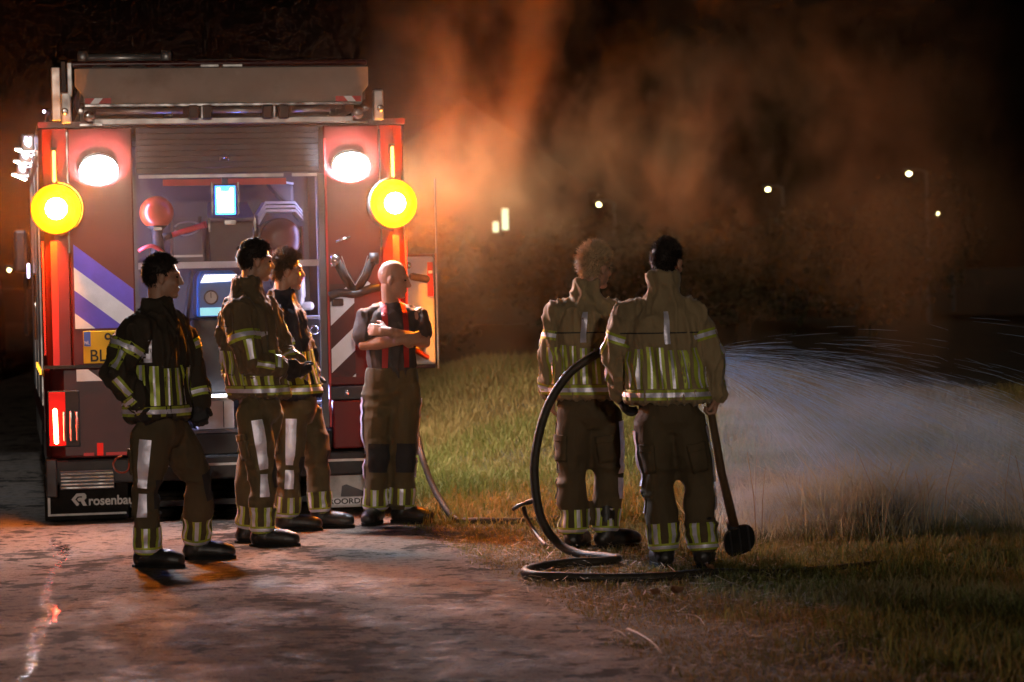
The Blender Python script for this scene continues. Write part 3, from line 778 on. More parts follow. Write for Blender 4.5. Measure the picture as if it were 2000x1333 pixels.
# rear columns
colL = vprism([(-1.06, 0.0), (-0.625, 0.0), (-0.625, 0.34), (-1.06, 0.34)], 1.08, 2.69).build('rear_column', MATS['red_paint'], truck, False, 0.012)
colR = vprism([(0.675, 0.0), (1.06, 0.0), (1.06, 0.34), (0.675, 0.34)], 0.90, 2.69).build('rear_column', MATS['red_paint'], truck, False, 0.012)
for sx in (-1, 1):
    pts = [(sx*1.064, 0.012), (sx*1.16, 0.02), (sx*1.225, 0.07), (sx*1.25, 0.16), (sx*1.25, 0.355), (sx*1.064, 0.355)]
    if sx < 0: pts = pts[::-1]
    vprism(pts, 0.92, 2.69).build('corner_panel', MATS['red_paint'], truck, False, 0.006)
    B('edge_trim', 'chrome', sx*1.062-0.005, sx*1.062+0.005, -0.010, 0.008, 1.85, 2.66)
    # scene lamps
    h = MB().lathe([(0.0, 0.0), (0.09, 0.0), (0.10, 0.01), (0.118, 0.05), (0.10, 0.07)], (0, 0, 0), 'Y', 24).build('scene_lamp', MATS['alu'], truck, True, loc=(sx*0.855, -0.075, 2.405), rot=(rad(16), 0, 0))
    h.scale = (1.12, 1, 0.88)
    MB().lathe([(0.119, 0.02), (0.121, -0.014), (0.118, -0.014), (0.112, 0.0)], (0, 0, 0), 'Y', 24, caps=False).build('hood', MATS['black_plastic'], h, True)  # hood added to block the lamp's sideways light
    n = 20
    mb = MB(); mb.add([(0.097*math.cos(2*math.pi*k/n), -0.006, 0.097*math.sin(2*math.pi*k/n)) for k in range(n)], [tuple(range(n))])
    mb.build('lens', MATS['lit_white'], h)
    MB().lathe([(0.098, -0.004), (0.112, 0.004), (0.119, 0.02)], (0, 0, 0), 'Y', 24, caps=False).build('reflector', MATS['halo_white_rim'], h, True)  # emissive ring that imitates the lamp's soft bloom
    # amber beacons standing proud of the corners
    ab = MB().lathe([(0.0174, 0.05), (0.1392, 0.05), (0.1696, 0.03), (0.1705, 0.012), (0.1670, 0.004)], (0, 0, 0), 'Y', 28).build('amber_beacon', MATS['black_plastic'], truck, True, loc=(sx*1.145, -0.035, 2.145))
    MB().lathe([(0.1670, 0.004), (0.1566, -0.004), (0.1462, -0.012)], (0, 0, 0), 'Y', 28, caps=False).build('halo_rim', MATS['halo_amber_edge'], ab, True)  # outer glowing rings stand in for the beacon's halo
    MB().lathe([(0.1462, -0.012), (0.1348, -0.022), (0.1218, -0.030)], (0, 0, 0), 'Y', 28, caps=False).build('halo_rim', MATS['halo_amber_rim'], ab, True)
    MB().lathe([(0.1218, -0.030), (0.1001, -0.040), (0.0870, -0.045)], (0, 0, 0), 'Y', 28, caps=False).build('amber_lens', MATS['lit_amber_mid'], ab, True)
    MB().lathe([(0.0870, -0.045), (0.0740, -0.052), (0.0348, -0.056)], (0, 0, 0), 'Y', 28, caps=False).build('amber_lens', MATS['lit_amber'], ab, True)
    MB().ell((0, -0.10, 0), (0.074, 0.045, 0.074), None, 12, 8).build('bulb', MATS['lit_amber_core'], ab, True)
    vm = MB(); nn = 14; vs_ = []; fs_ = []
    for k in range(nn+1):
        a_ = rad(-85+170*k/nn)
        for rr_, yy_ in ((0.176, -0.15), (0.176, 0.03), (0.181, 0.03), (0.181, -0.15)):
            vs_.append((-sx*rr_*math.cos(a_), yy_, rr_*math.sin(a_)))
    for k in range(nn):
        for j in range(4):
            fs_.append((k*4+j, k*4+(j+1) % 4, (k+1)*4+(j+1) % 4, (k+1)*4+j))
    vm.add(vs_, fs_).build('added_shield', MATS['black_plastic'], ab)  # shield added to keep beacon light off the rear panel
    # red strips
    st = B('side_strip', 'black_plastic', sx*1.15-0.022, sx*1.15+0.022, -0.006, 0.03, 2.31, 2.56, bevel=0.004)
    MB().limb([(sx*1.15, -0.012, 2.335), (sx*1.15, -0.012, 2.53)], [0.011, 0.011], 8).build('lit_bar', MATS['lit_red_side'], st, True)
    # lower red edge strips (retro-reflective)
    B('red_edge_strip', 'red_tape', sx*1.165-0.022, sx*1.165+0.022, 0.008, 0.02, 0.93, 1.93)
    B('red_edge_strip', 'red_tape', sx*1.238-0.006, sx*1.238+0.006, 0.05, 0.09, 1.16, 1.93)

# open locker: walls, floor, shelves, rails
B('locker_back', 'interior', -0.66, 0.70, 0.86, 0.88, 0.60, 2.69)
for x0, x1 in ((-0.64, -0.622), (0.655, 0.673)):
    B('locker_side', 'interior', x0, x1, 0.36 if x0 < 0 else 0.36, 0.86, 0.60, 2.69)
B('locker_ceiling', 'interior', -0.62, 0.655, 0.10, 0.86, 2.60, 2.62)
B('locker_floor', 'interior', -0.62, 0.655, 0.02, 0.86, 0.602, 0.625)
shelf = B('shelf', 'alu', -0.62, 0.655, 0.06, 0.86, 1.735, 1.755)
B('shelf_edge', 'white_plastic', -0.62, 0.655, 0.045, 0.058, 1.728, 1.772, parent=shelf)
B('locker_divider', 'interior', 0.205, 0.222, 0.12, 0.86, 0.63, 1.73)
for x0, x1 in ((-0.627, -0.603), (0.630, 0.674)):
    B('shutter_rail', 'grey_box', x0, x1, -0.004, 0.05, 0.62, 2.36)
B('door_seal', 'red_tape', 0.678, 0.692, -0.008, -0.002, 0.62, 2.60)
# rolled-up shutter
for k in range(8):
    z = 2.375+k*0.039
    B('shutter_slat', 'dark_panel', -0.60, 0.648, 0.030, 0.050, z, z+0.0375, bevel=0.003)
sb = B('shutter_bar', 'alu', -0.585, 0.40, 0.018, 0.046, 2.345, 2.366)
B('shutter_bar', 'alu', 0.46, 0.63, 0.018, 0.046, 2.345, 2.366)
B('reflector_strip', 'red_tape', -0.42, 0.42, 0.05, 0.06, 2.292, 2.335)
MB().tube([(-0.035, 0.02, 2.50), (-0.035, -0.015, 2.495), (-0.035, -0.015, 2.465), (-0.035, 0.02, 2.46)], 0.006, 6).tube([(0.025, 0.02, 2.50), (0.025, -0.015, 2.495), (0.025, -0.015, 2.465), (0.025, 0.02, 2.46)], 0.006, 6).tube([(-0.035, -0.015, 2.48), (0.025, -0.015, 2.48)], 0.005, 6).build('shutter_handle', MATS['chrome'], truck, True)
for x in (-0.615, 0.668):
    B('locker_light', 'lit_locker', x-0.006, x+0.006, 0.16, 0.19, 0.75, 2.30)
# blue-white work lamp hanging in the middle
wlamp = B('work_lamp', 'dark_panel', -0.085, 0.08, 0.02, 0.10, 2.08, 2.30, bevel=0.01)
MB().bb(-0.070, 0.066, 0.010, 0.018, 2.09, 2.285).build('halo_rim', MATS['halo_blue_rim'], wlamp)  # blue halo put in as a glowing frame round the lens
MB().prism([(-0.056, 2.105), (0.050, 2.105), (0.050, 2.27), (0.033, 2.27), (0.028, 2.245), (-0.034, 2.245), (-0.039, 2.27), (-0.056, 2.27)], 0.001, 0.008).build('lens', MATS['lit_cyan'], wlamp)
for x in (-0.092, 0.086):
    B('lamp_bracket', 'chrome', x-0.005, x+0.005, 0.0, 0.03, 2.09, 2.31)
B('lamp_bracket', 'dark_panel', -0.02, 0.02, 0.03, 0.06, 2.30, 2.36)
MB().bb(-0.30, 0.30, 0.13, 0.15, 2.40, 2.415).build('hidden_blue_strip', MATS['lit_blue'], truck)  # unseen strip added to throw blue light into the locker

# control panel on the right
pan = MB().add([(0.23,0.16,0.80),(0.65,0.16,0.80),(0.65,0.16,1.36),(0.23,0.16,1.36),(0.23,0.30,0.80),(0.65,0.30,0.80),(0.65,0.30,1.36),(0.23,0.30,1.36)],
    [(0,1,2,3),(4,7,6,5),(0,4,5,1),(1,5,6,2),(2,6,7,3),(3,7,4,0)]).build('control_panel', MATS['dark_panel'], truck, False, 0.01)
MB().bb(0.455, 0.585, 0.150, 0.158, 1.06, 1.235).build('bezel', MATS['black_plastic'], pan, False, 0.006)
MB().bb(0.462, 0.578, 0.144, 0.149, 1.068, 1.228).build('screen', MATS['lit_screen'], pan, False, 0.004)
for (x, z, w) in ((0.602, 1.165, 0.016), (0.604, 1.045, 0.022), (0.604, 0.985, 0.024), (0.570, 0.925, 0.022), (0.608, 0.925, 0.024), (0.535, 0.985, 0.018), (0.40, 1.0, 0.02), (0.36, 0.95, 0.02)):
    if w == 0.022 and z > 1: mb = MB().lathe([(0.001, 0.0), (0.013, 0.0), (0.013, 0.01)], (x, 0.148, z), 'Y', 12)
    else: mb = MB().bb(x-w/2, x+w/2, 0.148, 0.158, z-w/2, z+w/2)
    mb.build('button', MATS['lit_button'], pan)
MB().tube(bez([(0.57, 0.15, 1.29), (0.59, 0.13, 1.315), (0.62, 0.13, 1.30), (0.62, 0.13, 1.27), (0.59, 0.13, 1.26), (0.57, 0.15, 1.285)], 4), 0.006, 6).build('ring', MATS['chrome'], pan, True)
B('panel_ledge', 'white_plastic', 0.23, 0.65, 0.10, 0.30, 1.365, 1.385, bevel=0.005)
B('panel_ledge', 'white_plastic', 0.40, 0.65, 0.09, 0.30, 0.775, 0.795, bevel=0.005)
MB().tube(bez([(0.60, 0.12, 0.78), (0.61, 0.08, 0.70), (0.57, 0.06, 0.64), (0.53, 0.05, 0.60)], 6), 0.008, 6).build('cable', MATS['beige_metal'], truck, True)

# low left: bumper panel, number plate, stripes, lamps
lowL = vprism([(-1.245, 0.10), (-1.21, 0.015), (-1.12, -0.02), (-0.625, -0.02), (-0.625, 0.34), (-1.245, 0.34)], 0.46, 1.075).build('bumper_panel', MATS['dark_red'], truck, False, 0.02)
B('black_trim', 'black_plastic', -1.25, -0.62, -0.024, 0.02, 1.068, 1.09)
stripes = empty('stripe_panel', parent=truck)
def clip_poly(poly, x0, x1, z0, z1):
    def cut(p, f, g):
        out = []
        for i in range(len(p)):
            a, b = p[i-1], p[i]; fa, fb = f(a), f(b)
            if (fa >= 0) != (fb >= 0): t = fa/(fa-fb); out.append((a[0]+(b[0]-a[0])*t, a[1]+(b[1]-a[1])*t))
            if fb >= 0: out.append(b)
        return out
    for f in (lambda q: q[0]-x0, lambda q: x1-q[0], lambda q: q[1]-z0, lambda q: z1-q[1]):
        poly = cut(poly, f, None)
        if len(poly) < 3: return None
    return poly
def diag(x0, x1, z0, z1, slope, seq, w, z_start, y, parent):
    z = z_start; i = 0
    while z > z0-abs(slope)*(x1-x0)-w:
        p = [(x0-1, z-slope*-1), (x1+1, z+slope*(x1+1-x0)), (x1+1, z-w+slope*(x1+1-x0)), (x0-1, z-w-slope)]
        p = [(x0, z), (x1, z+slope*(x1-x0)), (x1, z-w+slope*(x1-x0)), (x0, z-w)]
        c = clip_poly(p, x0, x1, z0, z1)
        mname = seq[i % len(seq)]
        if c and mname: MB().prism(c, y, y+0.002).build('stripe', MATS[mname], parent)
        z -= w; i += 1
diag(-1.035, -0.640, 1.335, 1.91, -0.78, ['blue_tape', 'white_tape'], 0.155, 1.905, -0.004, stripes)
diag(-1.035, -0.640, 0.98, 1.06, -0.78, ['white_tape', 'blue_tape'], 0.17, 1.12, -0.027, stripes)
stripes_r = empty('stripe_panel', parent=truck)
diag(0.700, 0.865, 0.96, 1.60, 0.93, ['white_tape', 'dark_red'], 0.162, 1.80, -0.004, stripes_r)
MB().prism([(0.93, 1.70), (1.0, 1.78), (1.03, 1.76), (0.965, 1.66)], -0.004, -0.002).build('stripe', MATS['white_tape'], stripes_r)
MB().prism([(0.90, 1.56), (0.94, 1.63), (0.98, 1.60), (0.93, 1.54)], -0.004, -0.002).build('stripe', MATS['white_tape'], stripes_r)

plate = B('licence_plate', 'plate_yellow', -0.985, -0.640, -0.016, -0.006, 1.098, 1.318, bevel=0.004)
MB().bb(-0.980, -0.935, -0.0185, -0.017, 1.215, 1.313).build('country_band', MATS['plate_blue'], plate)
text('NL', 0.035, (-0.978, -0.0195, 1.228), MATS['white_tape'], plate, sx=0.8)
text('97', 0.115, (-0.845, -0.018, 1.222), MATS['ink'], plate, bold=0.0012, sx=0.95)
text('BL', 0.115, (-0.945, -0.018, 1.112), MATS['ink'], plate, bold=0.0012, sx=0.95)

tl_ = B('tail_light', 'black_plastic', -1.235, -1.02, -0.036, -0.022, 0.54, 0.92, bevel=0.008)
MB().bb(-1.225, -1.115, -0.044, -0.037, 0.55, 0.91).build('lens', MATS['red_lens'], tl_, False, 0.003)
MB().limb([(-1.180, -0.048, 0.575), (-1.185, -0.048, 0.79)], [0.016, 0.016], 10).build('lit_bar', MATS['lit_red'], tl_, True)
for x in (-1.125, -1.08, -1.04):
    MB().limb([(x, -0.04, 0.585), (x, -0.04, 0.775)], [0.009, 0.009], 8).build('chrome_bar', MATS['chrome'], tl_, True)
tr2 = B('tail_light', 'black_plastic', 1.02, 1.235, -0.036, -0.022, 0.54, 0.92, bevel=0.008)
MB().bb(1.115, 1.225, -0.044, -0.037, 0.55, 0.91).build('lens', MATS['red_lens'], tr2, False, 0.003)
MB().limb([(1.180, -0.048, 0.575), (1.180, -0.048, 0.79)], [0.016, 0.016], 10).build('lit_bar', MATS['lit_red'], tr2, True)
B('reflector', 'red_lens', -0.91, -0.868, -0.032, -0.022, 0.475, 0.56, bevel=0.002)
B('reflector', 'red_tape', -1.00, -0.93, -0.028, -0.022, 0.475, 0.495)
B('reflector', 'red_tape', -0.85, -0.70, -0.028, -0.022, 0.475, 0.495)
# bumper beam and step
B('bumper_beam', 'black_plastic', -1.22, 1.22, -0.01, 0.12, 0.285, 0.452, bevel=0.015)
B('bumper_strip', 'alu', -0.60, 1.20, -0.022, -0.012, 0.382, 0.398)
step = B('step_plate', 'dark_panel', -1.165, -0.80, -0.05, -0.012, 0.25, 0.375, bevel=0.004)
for k in range(5):
    MB().bb(-1.158, -0.806, -0.058, -0.051, 0.258+k*0.0235, 0.272+k*0.0235).build('tread_bar', MATS['chrome'], step, False, 0.002)
B('end_bracket', 'dark_panel', -1.255, -1.18, -0.03, 0.20, 0.20, 0.46, bevel=0.01)
# low right
B('low_panel', 'red_paint', 0.70, 1.235, -0.02, 0.34, 0.47, 0.80, bevel=0.012)
B('low_recess', 'dark_panel', 0.690, 1.235, -0.014, 0.34, 0.805, 0.895, bevel=0.006)
MB().ell((0.80, -0.02, 0.85), (0.014, 0.012, 0.02), None, 10, 8).build('latch', MATS['chrome'], truck, True)
B('low_skirt', 'black_plastic', -0.60, 0.69, 0.02, 0.30, 0.452, 0.598, bevel=0.01)
MB().lathe([(0.02, -0.05), (0.055, -0.05), (0.06, 0.0), (0.06, 0.10)], (0.60, -0.02, 0.51), 'Y', 16).build('hose_coupling', MATS['alu'], truck, True)
# mud flaps
fl = B('mud_flap', 'rubber', -1.265, -0.70, 0.155, 0.175, 0.03, 0.34, bevel=0.006)
for a in ((-1.245, -0.715, 0.060, 0.074), (-1.245, -0.715, 0.300, 0.308)):
    MB().bb(a[0], a[1], 0.149, 0.1545, a[2], a[3]).build('white_border', MATS['flap_white'], fl)
MB().bb(-1.245, -1.228, 0.149, 0.1545, 0.075, 0.299).build('white_border', MATS['flap_white'], fl)
lx, lz, ls = -1.085, 0.125, 0.085
def lg(p): return [(lx+a*ls, lz+b*ls) for a, b in p]
MB().prism(lg([(0.0, 0.52), (0.42, 1.0), (1.02, 1.0), (1.18, 0.86), (1.18, 0.60), (1.0, 0.44), (1.22, 0.0), (0.92, 0.0), (0.72, 0.36), (0.56, 0.36), (0.44, 0.52), (0.56, 0.66), (0.84, 0.66), (0.84, 0.76), (0.50, 0.76), (0.30, 0.52), (0.62, 0.14), (0.48, 0.0), (0.40, 0.0)]), 0.150, 0.1545).build('logo', MATS['flap_white'], fl)
text('rosenbauer', 0.088, (-0.972, 0.1535, 0.128), MATS['flap_white'], fl, bold=0.0022, sx=0.95)
fr = B('mud_flap', 'flap_white', 0.64, 1.22, 0.155, 0.175, 0.05, 0.30, bevel=0.006)
MB().bb(0.655, 1.205, 0.149, 0.1545, 0.070, 0.118).build('name_strip', MATS['white_tape'], fr)
text('ROORDI', 0.052, (0.672, 0.1475, 0.076), MATS['ink'], fr, bold=0.001, sx=1.2)
MB().prism([(0.76, 0.125), (0.92, 0.125), (0.92, 0.16), (0.80, 0.21), (0.77, 0.20)], 0.150, 0.1545).build('logo', MATS['grey_box'], fr)
B('mud_flap_bar', 'black_plastic', -0.69, 0.63, 0.16, 0.19, 0.10, 0.14)

# side lamps and markers
for sx in (-1, 1):
    for k, yy in enumerate((2.05, 4.1, 6.9)):
        sl = MB().bb(*sorted((sx*1.345, sx*1.25)), yy-0.02, yy+0.20, 2.63, 2.76).build('side_lamp', MATS['alu'], truck, False, 0.01)
        MB().prism([(sx*x, z) for x, z in ((1.325, 2.705), (1.318, 2.737), (1.306, 2.742), (1.296, 2.722), (1.280, 2.737), (1.270, 2.733), (1.276, 2.675), (1.284, 2.664), (1.30, 2.666), (1.318, 2.683))], yy-0.030, yy-0.021).build('lens', MATS['lit_violet'], sl)
        dl = 0.18 if sx > 0 else 0.05
        q = [(sx*1.27, yy, 2.595), (sx*1.27, yy+dl, 2.595), (sx*1.39, yy+dl, 2.645), (sx*1.39, yy, 2.645)]
        MB().add(q, [(0, 1, 2, 3)]).build('lens', MATS['lit_side' if sx < 0 else 'lit_side_warm'], sl)
        MB().bb(*sorted((sx*1.395, sx*1.25)), yy-0.01, yy+0.19, 2.648, 2.662).build('hood', MATS['alu'], sl)  # hood added to keep side lamp light out of the smoke
cb = MB().lathe([(0.05, 0.0), (0.055, 0.08), (0.03, 0.12)], (-1.14, 0.5, 2.735), 'Z', 14).build('blue_beacon', MATS['black_plastic'], truck, True)
MB().ell((-1.20, 0.45, 2.83), (0.012, 0.012, 0.012), None, 8, 6).build('led', MATS['lit_violet'], cb)
for k in range(4):
    B('side_marker', 'glow_reflector', -1.276, -1.262, 0.36+k*0.55, 0.40+k*0.55, 1.02, 1.06)  # reflectors, not lamps: their shine is put in as emission
MB().limb([(-1.30, 3.6, 1.70), (-1.30, 3.6, 1.80)], [0.010, 0.010], 8).build('side_marker', MATS['lit_violet'], truck, True)
MB().tube([(-1.285, 0.9, 1.25), (-1.285, 0.9, 1.72)], 0.012, 8).build('grab_rail', MATS['chrome'], truck, True)

# swung-out equipment door on the right side
door = empty('equipment_door', parent=truck)
B('door_panel', 'dark_red', 1.262, 1.492, 0.46, 0.49, 0.99, 1.80, parent=door, bevel=0.006)

B('door_frame', 'chrome', 1.495, 1.507, 0.40, 0.50, 0.99, 1.80, parent=door)
B('door_frame', 'dark_panel', 1.515, 1.525, 0.46, 0.50, 1.05, 2.33, parent=door)
tray = B('tray', 'white_plastic', 1.275, 1.485, 0.39, 0.455, 1.02, 1.78, parent=door, bevel=0.015)
MB().limb([(1.33, 0.385, 1.64), (1.43, 0.385, 1.62)], [0.028, 0.028], 10).build('hose_clip', MATS['dark_panel'], tray, True)
MB().prism([(1.29, 1.36), (1.39, 1.44), (1.44, 1.36), (1.40, 1.12), (1.33, 1.22)], 0.36, 0.388).build('moulding', MATS['white_plastic'], tray, False, 0.02)
MB().bb(1.435, 1.475, 0.375, 0.388, 1.50, 1.74).build('label', MATS['red_tape'], tray)
MB().bb(1.44, 1.47, 0.368, 0.374, 1.66, 1.68).build('label', MATS['white_tape'], tray)
MB().limb([(1.34, 0.37, 1.12), (1.42, 0.37, 1.07)], [0.018, 0.018], 8).build('hose_clip', MATS['orange_shell'], tray, True)
MB().ell((1.30, 0.375, 1.72), (0.025, 0.02, 0.025), None, 10, 8).build('knob', MATS['chrome'], tray, True)

# ladder gantry on the roof
lad = empty('ladder_gantry', parent=truck)
MB().prism([(-1.0, 3.085), (-1.0, 2.965), (-0.945, 2.895), (-0.945, 2.845), (0.945, 2.845), (0.945, 2.905), (0.988, 2.955), (0.988, 3.085)], -0.06, -0.045).build('cover', MATS['grey_cover'], lad, False, 0.004)
B('edge_strip', 'chrome', -0.935, 0.935, -0.068, -0.040, 2.828, 2.842, parent=lad)
MB().limb([(-1.02, 0.10, 3.125), (0.985, 0.10, 3.125)], [0.022, 0.022], 8).build('top_rail', MATS['dark_red'], lad, True)
B('shadow_gap', 'black_plastic', -0.97, 0.97, -0.03, 0.06, 2.86, 3.095, parent=lad)
for x, r in ((-0.82, 0.13), (-0.58, 0.13), (-0.38, 0.125)):
    MB().lathe([(0.02, -0.02), (r-0.03, -0.02), (r, 0.0), (r, 2.0), (0.02, 2.0)], (x, -0.02, 2.985), 'Y', 22).build('suction_hose', MATS['alu'], lad, True)
for x0, x1 in ((-0.15, -0.03), (0.0, 0.13)):
    B('end_cap', 'alu', x0, x1, -0.03, 0.2, 3.09, 3.108, parent=lad)
def marks(sgn):
    z0, z1 = 2.848, 2.885; x0 = 0.935
    xs_ = [x0, x0-0.065, x0-0.12, x0-0.175]
    for i, mname in enumerate(('red_tape', 'white_tape', 'red_tape')):
        a, b = xs_[i], xs_[i+1]; sh = 0.028
        p = [(a if i == 0 else a, z0), (a-(0 if i == 0 else sh*0), z1), (b, z1), (b, z0)]
        k = 0.03
        p = [(a+(0 if i == 0 else k), z0), (a, z1), (b, z1), (b+(k if i < 2 else 0), z0)] if sgn > 0 else [(a+(0 if i == 0 else k), z0), (a, z1), (b, z1), (b+(k if i < 2 else 0), z0)]
        MB().prism([(sgn*x, z) for x, z in p], -0.064, -0.0605).build('hazard_mark', MATS[mname], lad)
marks(1); marks(-1)
for sx in (-1, 1):
    B('bracket', 'alu', sx*1.06-0.035, sx*1.06+0.035, -0.03, 0.04, 2.72, 2.93, parent=lad, bevel=0.01)
    B('bracket', 'chrome', sx*0.90-0.075, sx*0.90+0.075, -0.09, -0.04, 2.698, 2.712, parent=lad)
    MB().lathe([(0.01, -0.03), (0.035, -0.03), (0.04, 0.0), (0.04, 0.05)], (sx*0.91, -0.07, 2.765), 'Y', 14).build('pulley', MATS['chrome'], lad, True)
    MB().lathe([(0.01, -0.03), (0.022, -0.03), (0.024, 0.0), (0.024, 0.05)], (sx*1.07, -0.04, 2.80), 'Y', 12).build('pulley', MATS['chrome'], lad, True)
    MB().lathe([(0.01, -0.03), (0.02, -0.03), (0.02, 0.05)], (sx*0.965, -0.06, 2.80), 'Y', 10).build('pulley', MATS['chrome'], lad, True)
B('post', 'alu', -1.155, -1.095, -0.02, 0.05, 2.74, 3.10, parent=lad, bevel=0.006)
B('post', 'alu', -1.05, -1.015, -0.03, 0.03, 2.90, 3.13, parent=lad, bevel=0.006)
B('post', 'black_plastic', -1.09, -1.055, 0.0, 0.05, 2.78, 3.14, parent=lad, bevel=0.006)
MB().tube([(-0.86, -0.06, 2.795), (-0.28, -0.06, 2.795)], 0.020, 10).build('slide_rod', MATS['alu'], lad, True)
MB().tube([(-0.10, -0.06, 2.795), (0.36, -0.06, 2.795)], 0.020, 10).build('slide_rod', MATS['alu'], lad, True)
MB().tube([(0.46, -0.06, 2.795), (0.72, -0.06, 2.795)], 0.020, 10).build('slide_rod', MATS['alu'], lad, True)
B('slide_beam', 'alu', -0.88, 0.88, -0.045, 0.03, 2.705, 2.752, parent=lad, bevel=0.008)
for x in (-0.21, -0.12, 0.29, 0.40):
    B('clamp', 'black_plastic', x-0.035, x+0.035, -0.10, -0.03, 2.735, 2.832, parent=lad, bevel=0.012)
for x in (-0.155, 0.335):
    B('clamp_plate', 'chrome', x-0.006, x+0.006, -0.105, -0.05, 2.74, 2.82, parent=lad)
MB().tube([(-0.90, 0.35, 3.185), (-0.38, 0.35, 3.185)], 0.030, 12).build('light_mast', MATS['alu'], lad, True)
for x in (-0.93, -0.36):
    MB().lathe([(0.03, -0.035), (0.05, -0.03), (0.05, 0.03), (0.03, 0.035)], (x, 0.35, 3.19), 'X', 14).build('mast_end', MATS['alu'], lad, True)
    B('mast_foot', 'black_plastic', x-0.03, x+0.03, 0.31, 0.40, 2.735, 3.15, parent=lad)
MB().tube([(-0.20, 0.5, 3.165), (0.34, 0.5, 3.165)], 0.020, 10).build('rack_tube', MATS['alu'], lad, True)
for x in (-0.17, 0.31):
    B('mast_foot', 'black_plastic', x-0.015, x+0.015, 0.48, 0.52, 2.735, 3.15, parent=lad)
for x in (-0.9, 0.9):
    B('ladder_beam', 'alu', x-0.03, x+0.03, 0.3, 5.0, 2.80, 2.90, parent=lad)
for k in range(12):
    B('rung', 'alu', -0.87, 0.87, 0.5+k*0.38, 0.53+k*0.38, 2.835, 2.865, parent=lad)

# ------------------------------------------------------------------ things stowed in the locker (each its own object)
def in_truck(name, x, y, z, label, cat, rz=0.0):
    o = empty(name, T_MAT @ Vector((x, y, z)), T_YAW+rz); tag(o, label, cat); return o
o = in_truck('float_ball', -0.455, 0.28, 1.757, 'shiny round orange ball on a dark stand at the upper left of the open locker', 'ball')
MB().ell((0, 0, 0.36), (0.118, 0.118, 0.115), None, 28, 18).build('ball', MATS['orange_shell'], o, True)
MB().lathe([(0.07, 0.0), (0.075, 0.02), (0.045, 0.12), (0.04, 0.24), (0.075, 0.27)], (0, 0, 0), 'Z', 16).build('stand', MATS['black_plastic'], o, True)
MB().bb(-0.03, 0.03, -0.10, -0.06, 0.235, 0.26).build('buckle', MATS['chrome'], o, False, 0.004)
MB().tube(bez([(-0.13, -0.06, 0.10), (-0.06, -0.10, 0.13), (0.0, -0.10, 0.11), (0.06, -0.09, 0.05)], 5), 0.014, 8).build('strap', MATS['red_tape'], o, True)
o = in_truck('grey_crate', -0.245, 0.42, 1.757, 'open grey metal crate right of the orange ball in the locker', 'crate')
MB().bb(-0.105, 0.105, -0.15, 0.15, 0.0, 0.012).build('base', MATS['grey_box'], o)
MB().bb(-0.105, 0.105, 0.14, 0.15, 0.013, 0.33).build('wall', MATS['grey_box'], o)
for x in (-0.105, 0.095): MB().bb(x, x+0.010, -0.15, 0.139, 0.013, 0.33).build('wall', MATS['grey_box'], o)
MB().bb(-0.094, 0.094, -0.15, -0.14, 0.013, 0.24).build('wall', MATS['grey_box'], o)
MB().bb(-0.10, 0.10, -0.156, -0.151, 0.05, 0.065).build('rim', MATS['alu'], o)
MB().tube(bez([(-0.09, -0.155, 0.235), (-0.03, -0.17, 0.20), (0.05, -0.17, 0.22), (0.09, -0.155, 0.26), (0.04, -0.16, 0.29), (-0.05, -0.16, 0.285), (-0.09, -0.155, 0.26)], 5), 0.007, 6).build('handle', MATS['alu'], o, True)
o = in_truck('bolt_cutter', -0.27, 0.20, 1.98, 'red handled cutter leaning across the grey crate in the locker', 'tool')
MB().tube([(-0.09, -0.02, -0.02), (0.13, -0.02, 0.045)], [0.018, 0.022], 8).build('handle', MATS['red_tape'], o, True)
MB().tube([(-0.15, -0.02, -0.035), (-0.09, -0.02, -0.02)], [0.03, 0.022], 8).build('jaw', MATS['black_plastic'], o, True)
MB().tube([(0.132, -0.02, 0.045), (0.15, -0.02, 0.05)], [0.026, 0.022], 8).build('grip', MATS['strap_red'], o, True)
o = in_truck('equipment_case', 0.05, 0.36, 1.757, 'dark case with a sloping lid below the blue lit work lamp', 'case')
MB().bb(-0.155, 0.155, -0.16, 0.16, 0.0, 0.29).build('body', MATS['dark_panel'], o, False, 0.012)
MB().add([(-0.165,-0.18,0.295),(0.165,-0.18,0.295),(0.14,0.16,0.42),(-0.14,0.16,0.42),(-0.165,-0.18,0.315),(0.165,-0.18,0.315),(0.14,0.16,0.435),(-0.14,0.16,0.435)], [(0,3,2,1),(4,5,6,7),(0,1,5,4),(1,2,6,5),(2,3,7,6),(3,0,4,7)]).build('lid', MATS['grey_box'], o, False, 0.006)
MB().bb(-0.05, 0.03, -0.19, -0.165, 0.265, 0.30).build('latch', MATS['chrome'], o, False, 0.004)
for x in (-0.16, 0.155): MB().bb(x, x+0.012, -0.185, -0.16, 0.22, 0.31).build('latch', MATS['chrome'], o)
o = in_truck('hose_reel', 0.395, 0.42, 1.757, 'dark red hose reel under three bent silver guards in the locker', 'hose reel')
for k in range(3):
    z = 0.35+k*0.028; w = 0.155; d = -0.22+k*0.02
    MB().prism([(-w, z-0.09), (-w+0.055, z), (w-0.055, z), (w, z-0.06), (w-0.004, z-0.045+0.0), (w-0.053, z+0.018), (-w+0.052, z+0.018), (-w-0.004, z-0.072)], d, d+0.30).build('guard', MATS['white_plastic'], o)
MB().lathe([(0.03, -0.18), (0.135, -0.18), (0.145, -0.15), (0.145, 0.15), (0.03, 0.15)], (0.0, 0.0, 0.165), 'Y', 28).build('drum', MATS['dark_red'], o, True)
MB().bb(-0.155, -0.147, -0.19, 0.15, 0.0, 0.25).build('side_plate', MATS['dark_panel'], o); MB().bb(0.147, 0.155, -0.19, 0.15, 0.0, 0.25).build('side_plate', MATS['dark_red'], o)
o = in_truck('canvas_bag', 0.40, 0.45, 2.17, 'slumped grey canvas bag lying on top of the hose reel', 'bag')
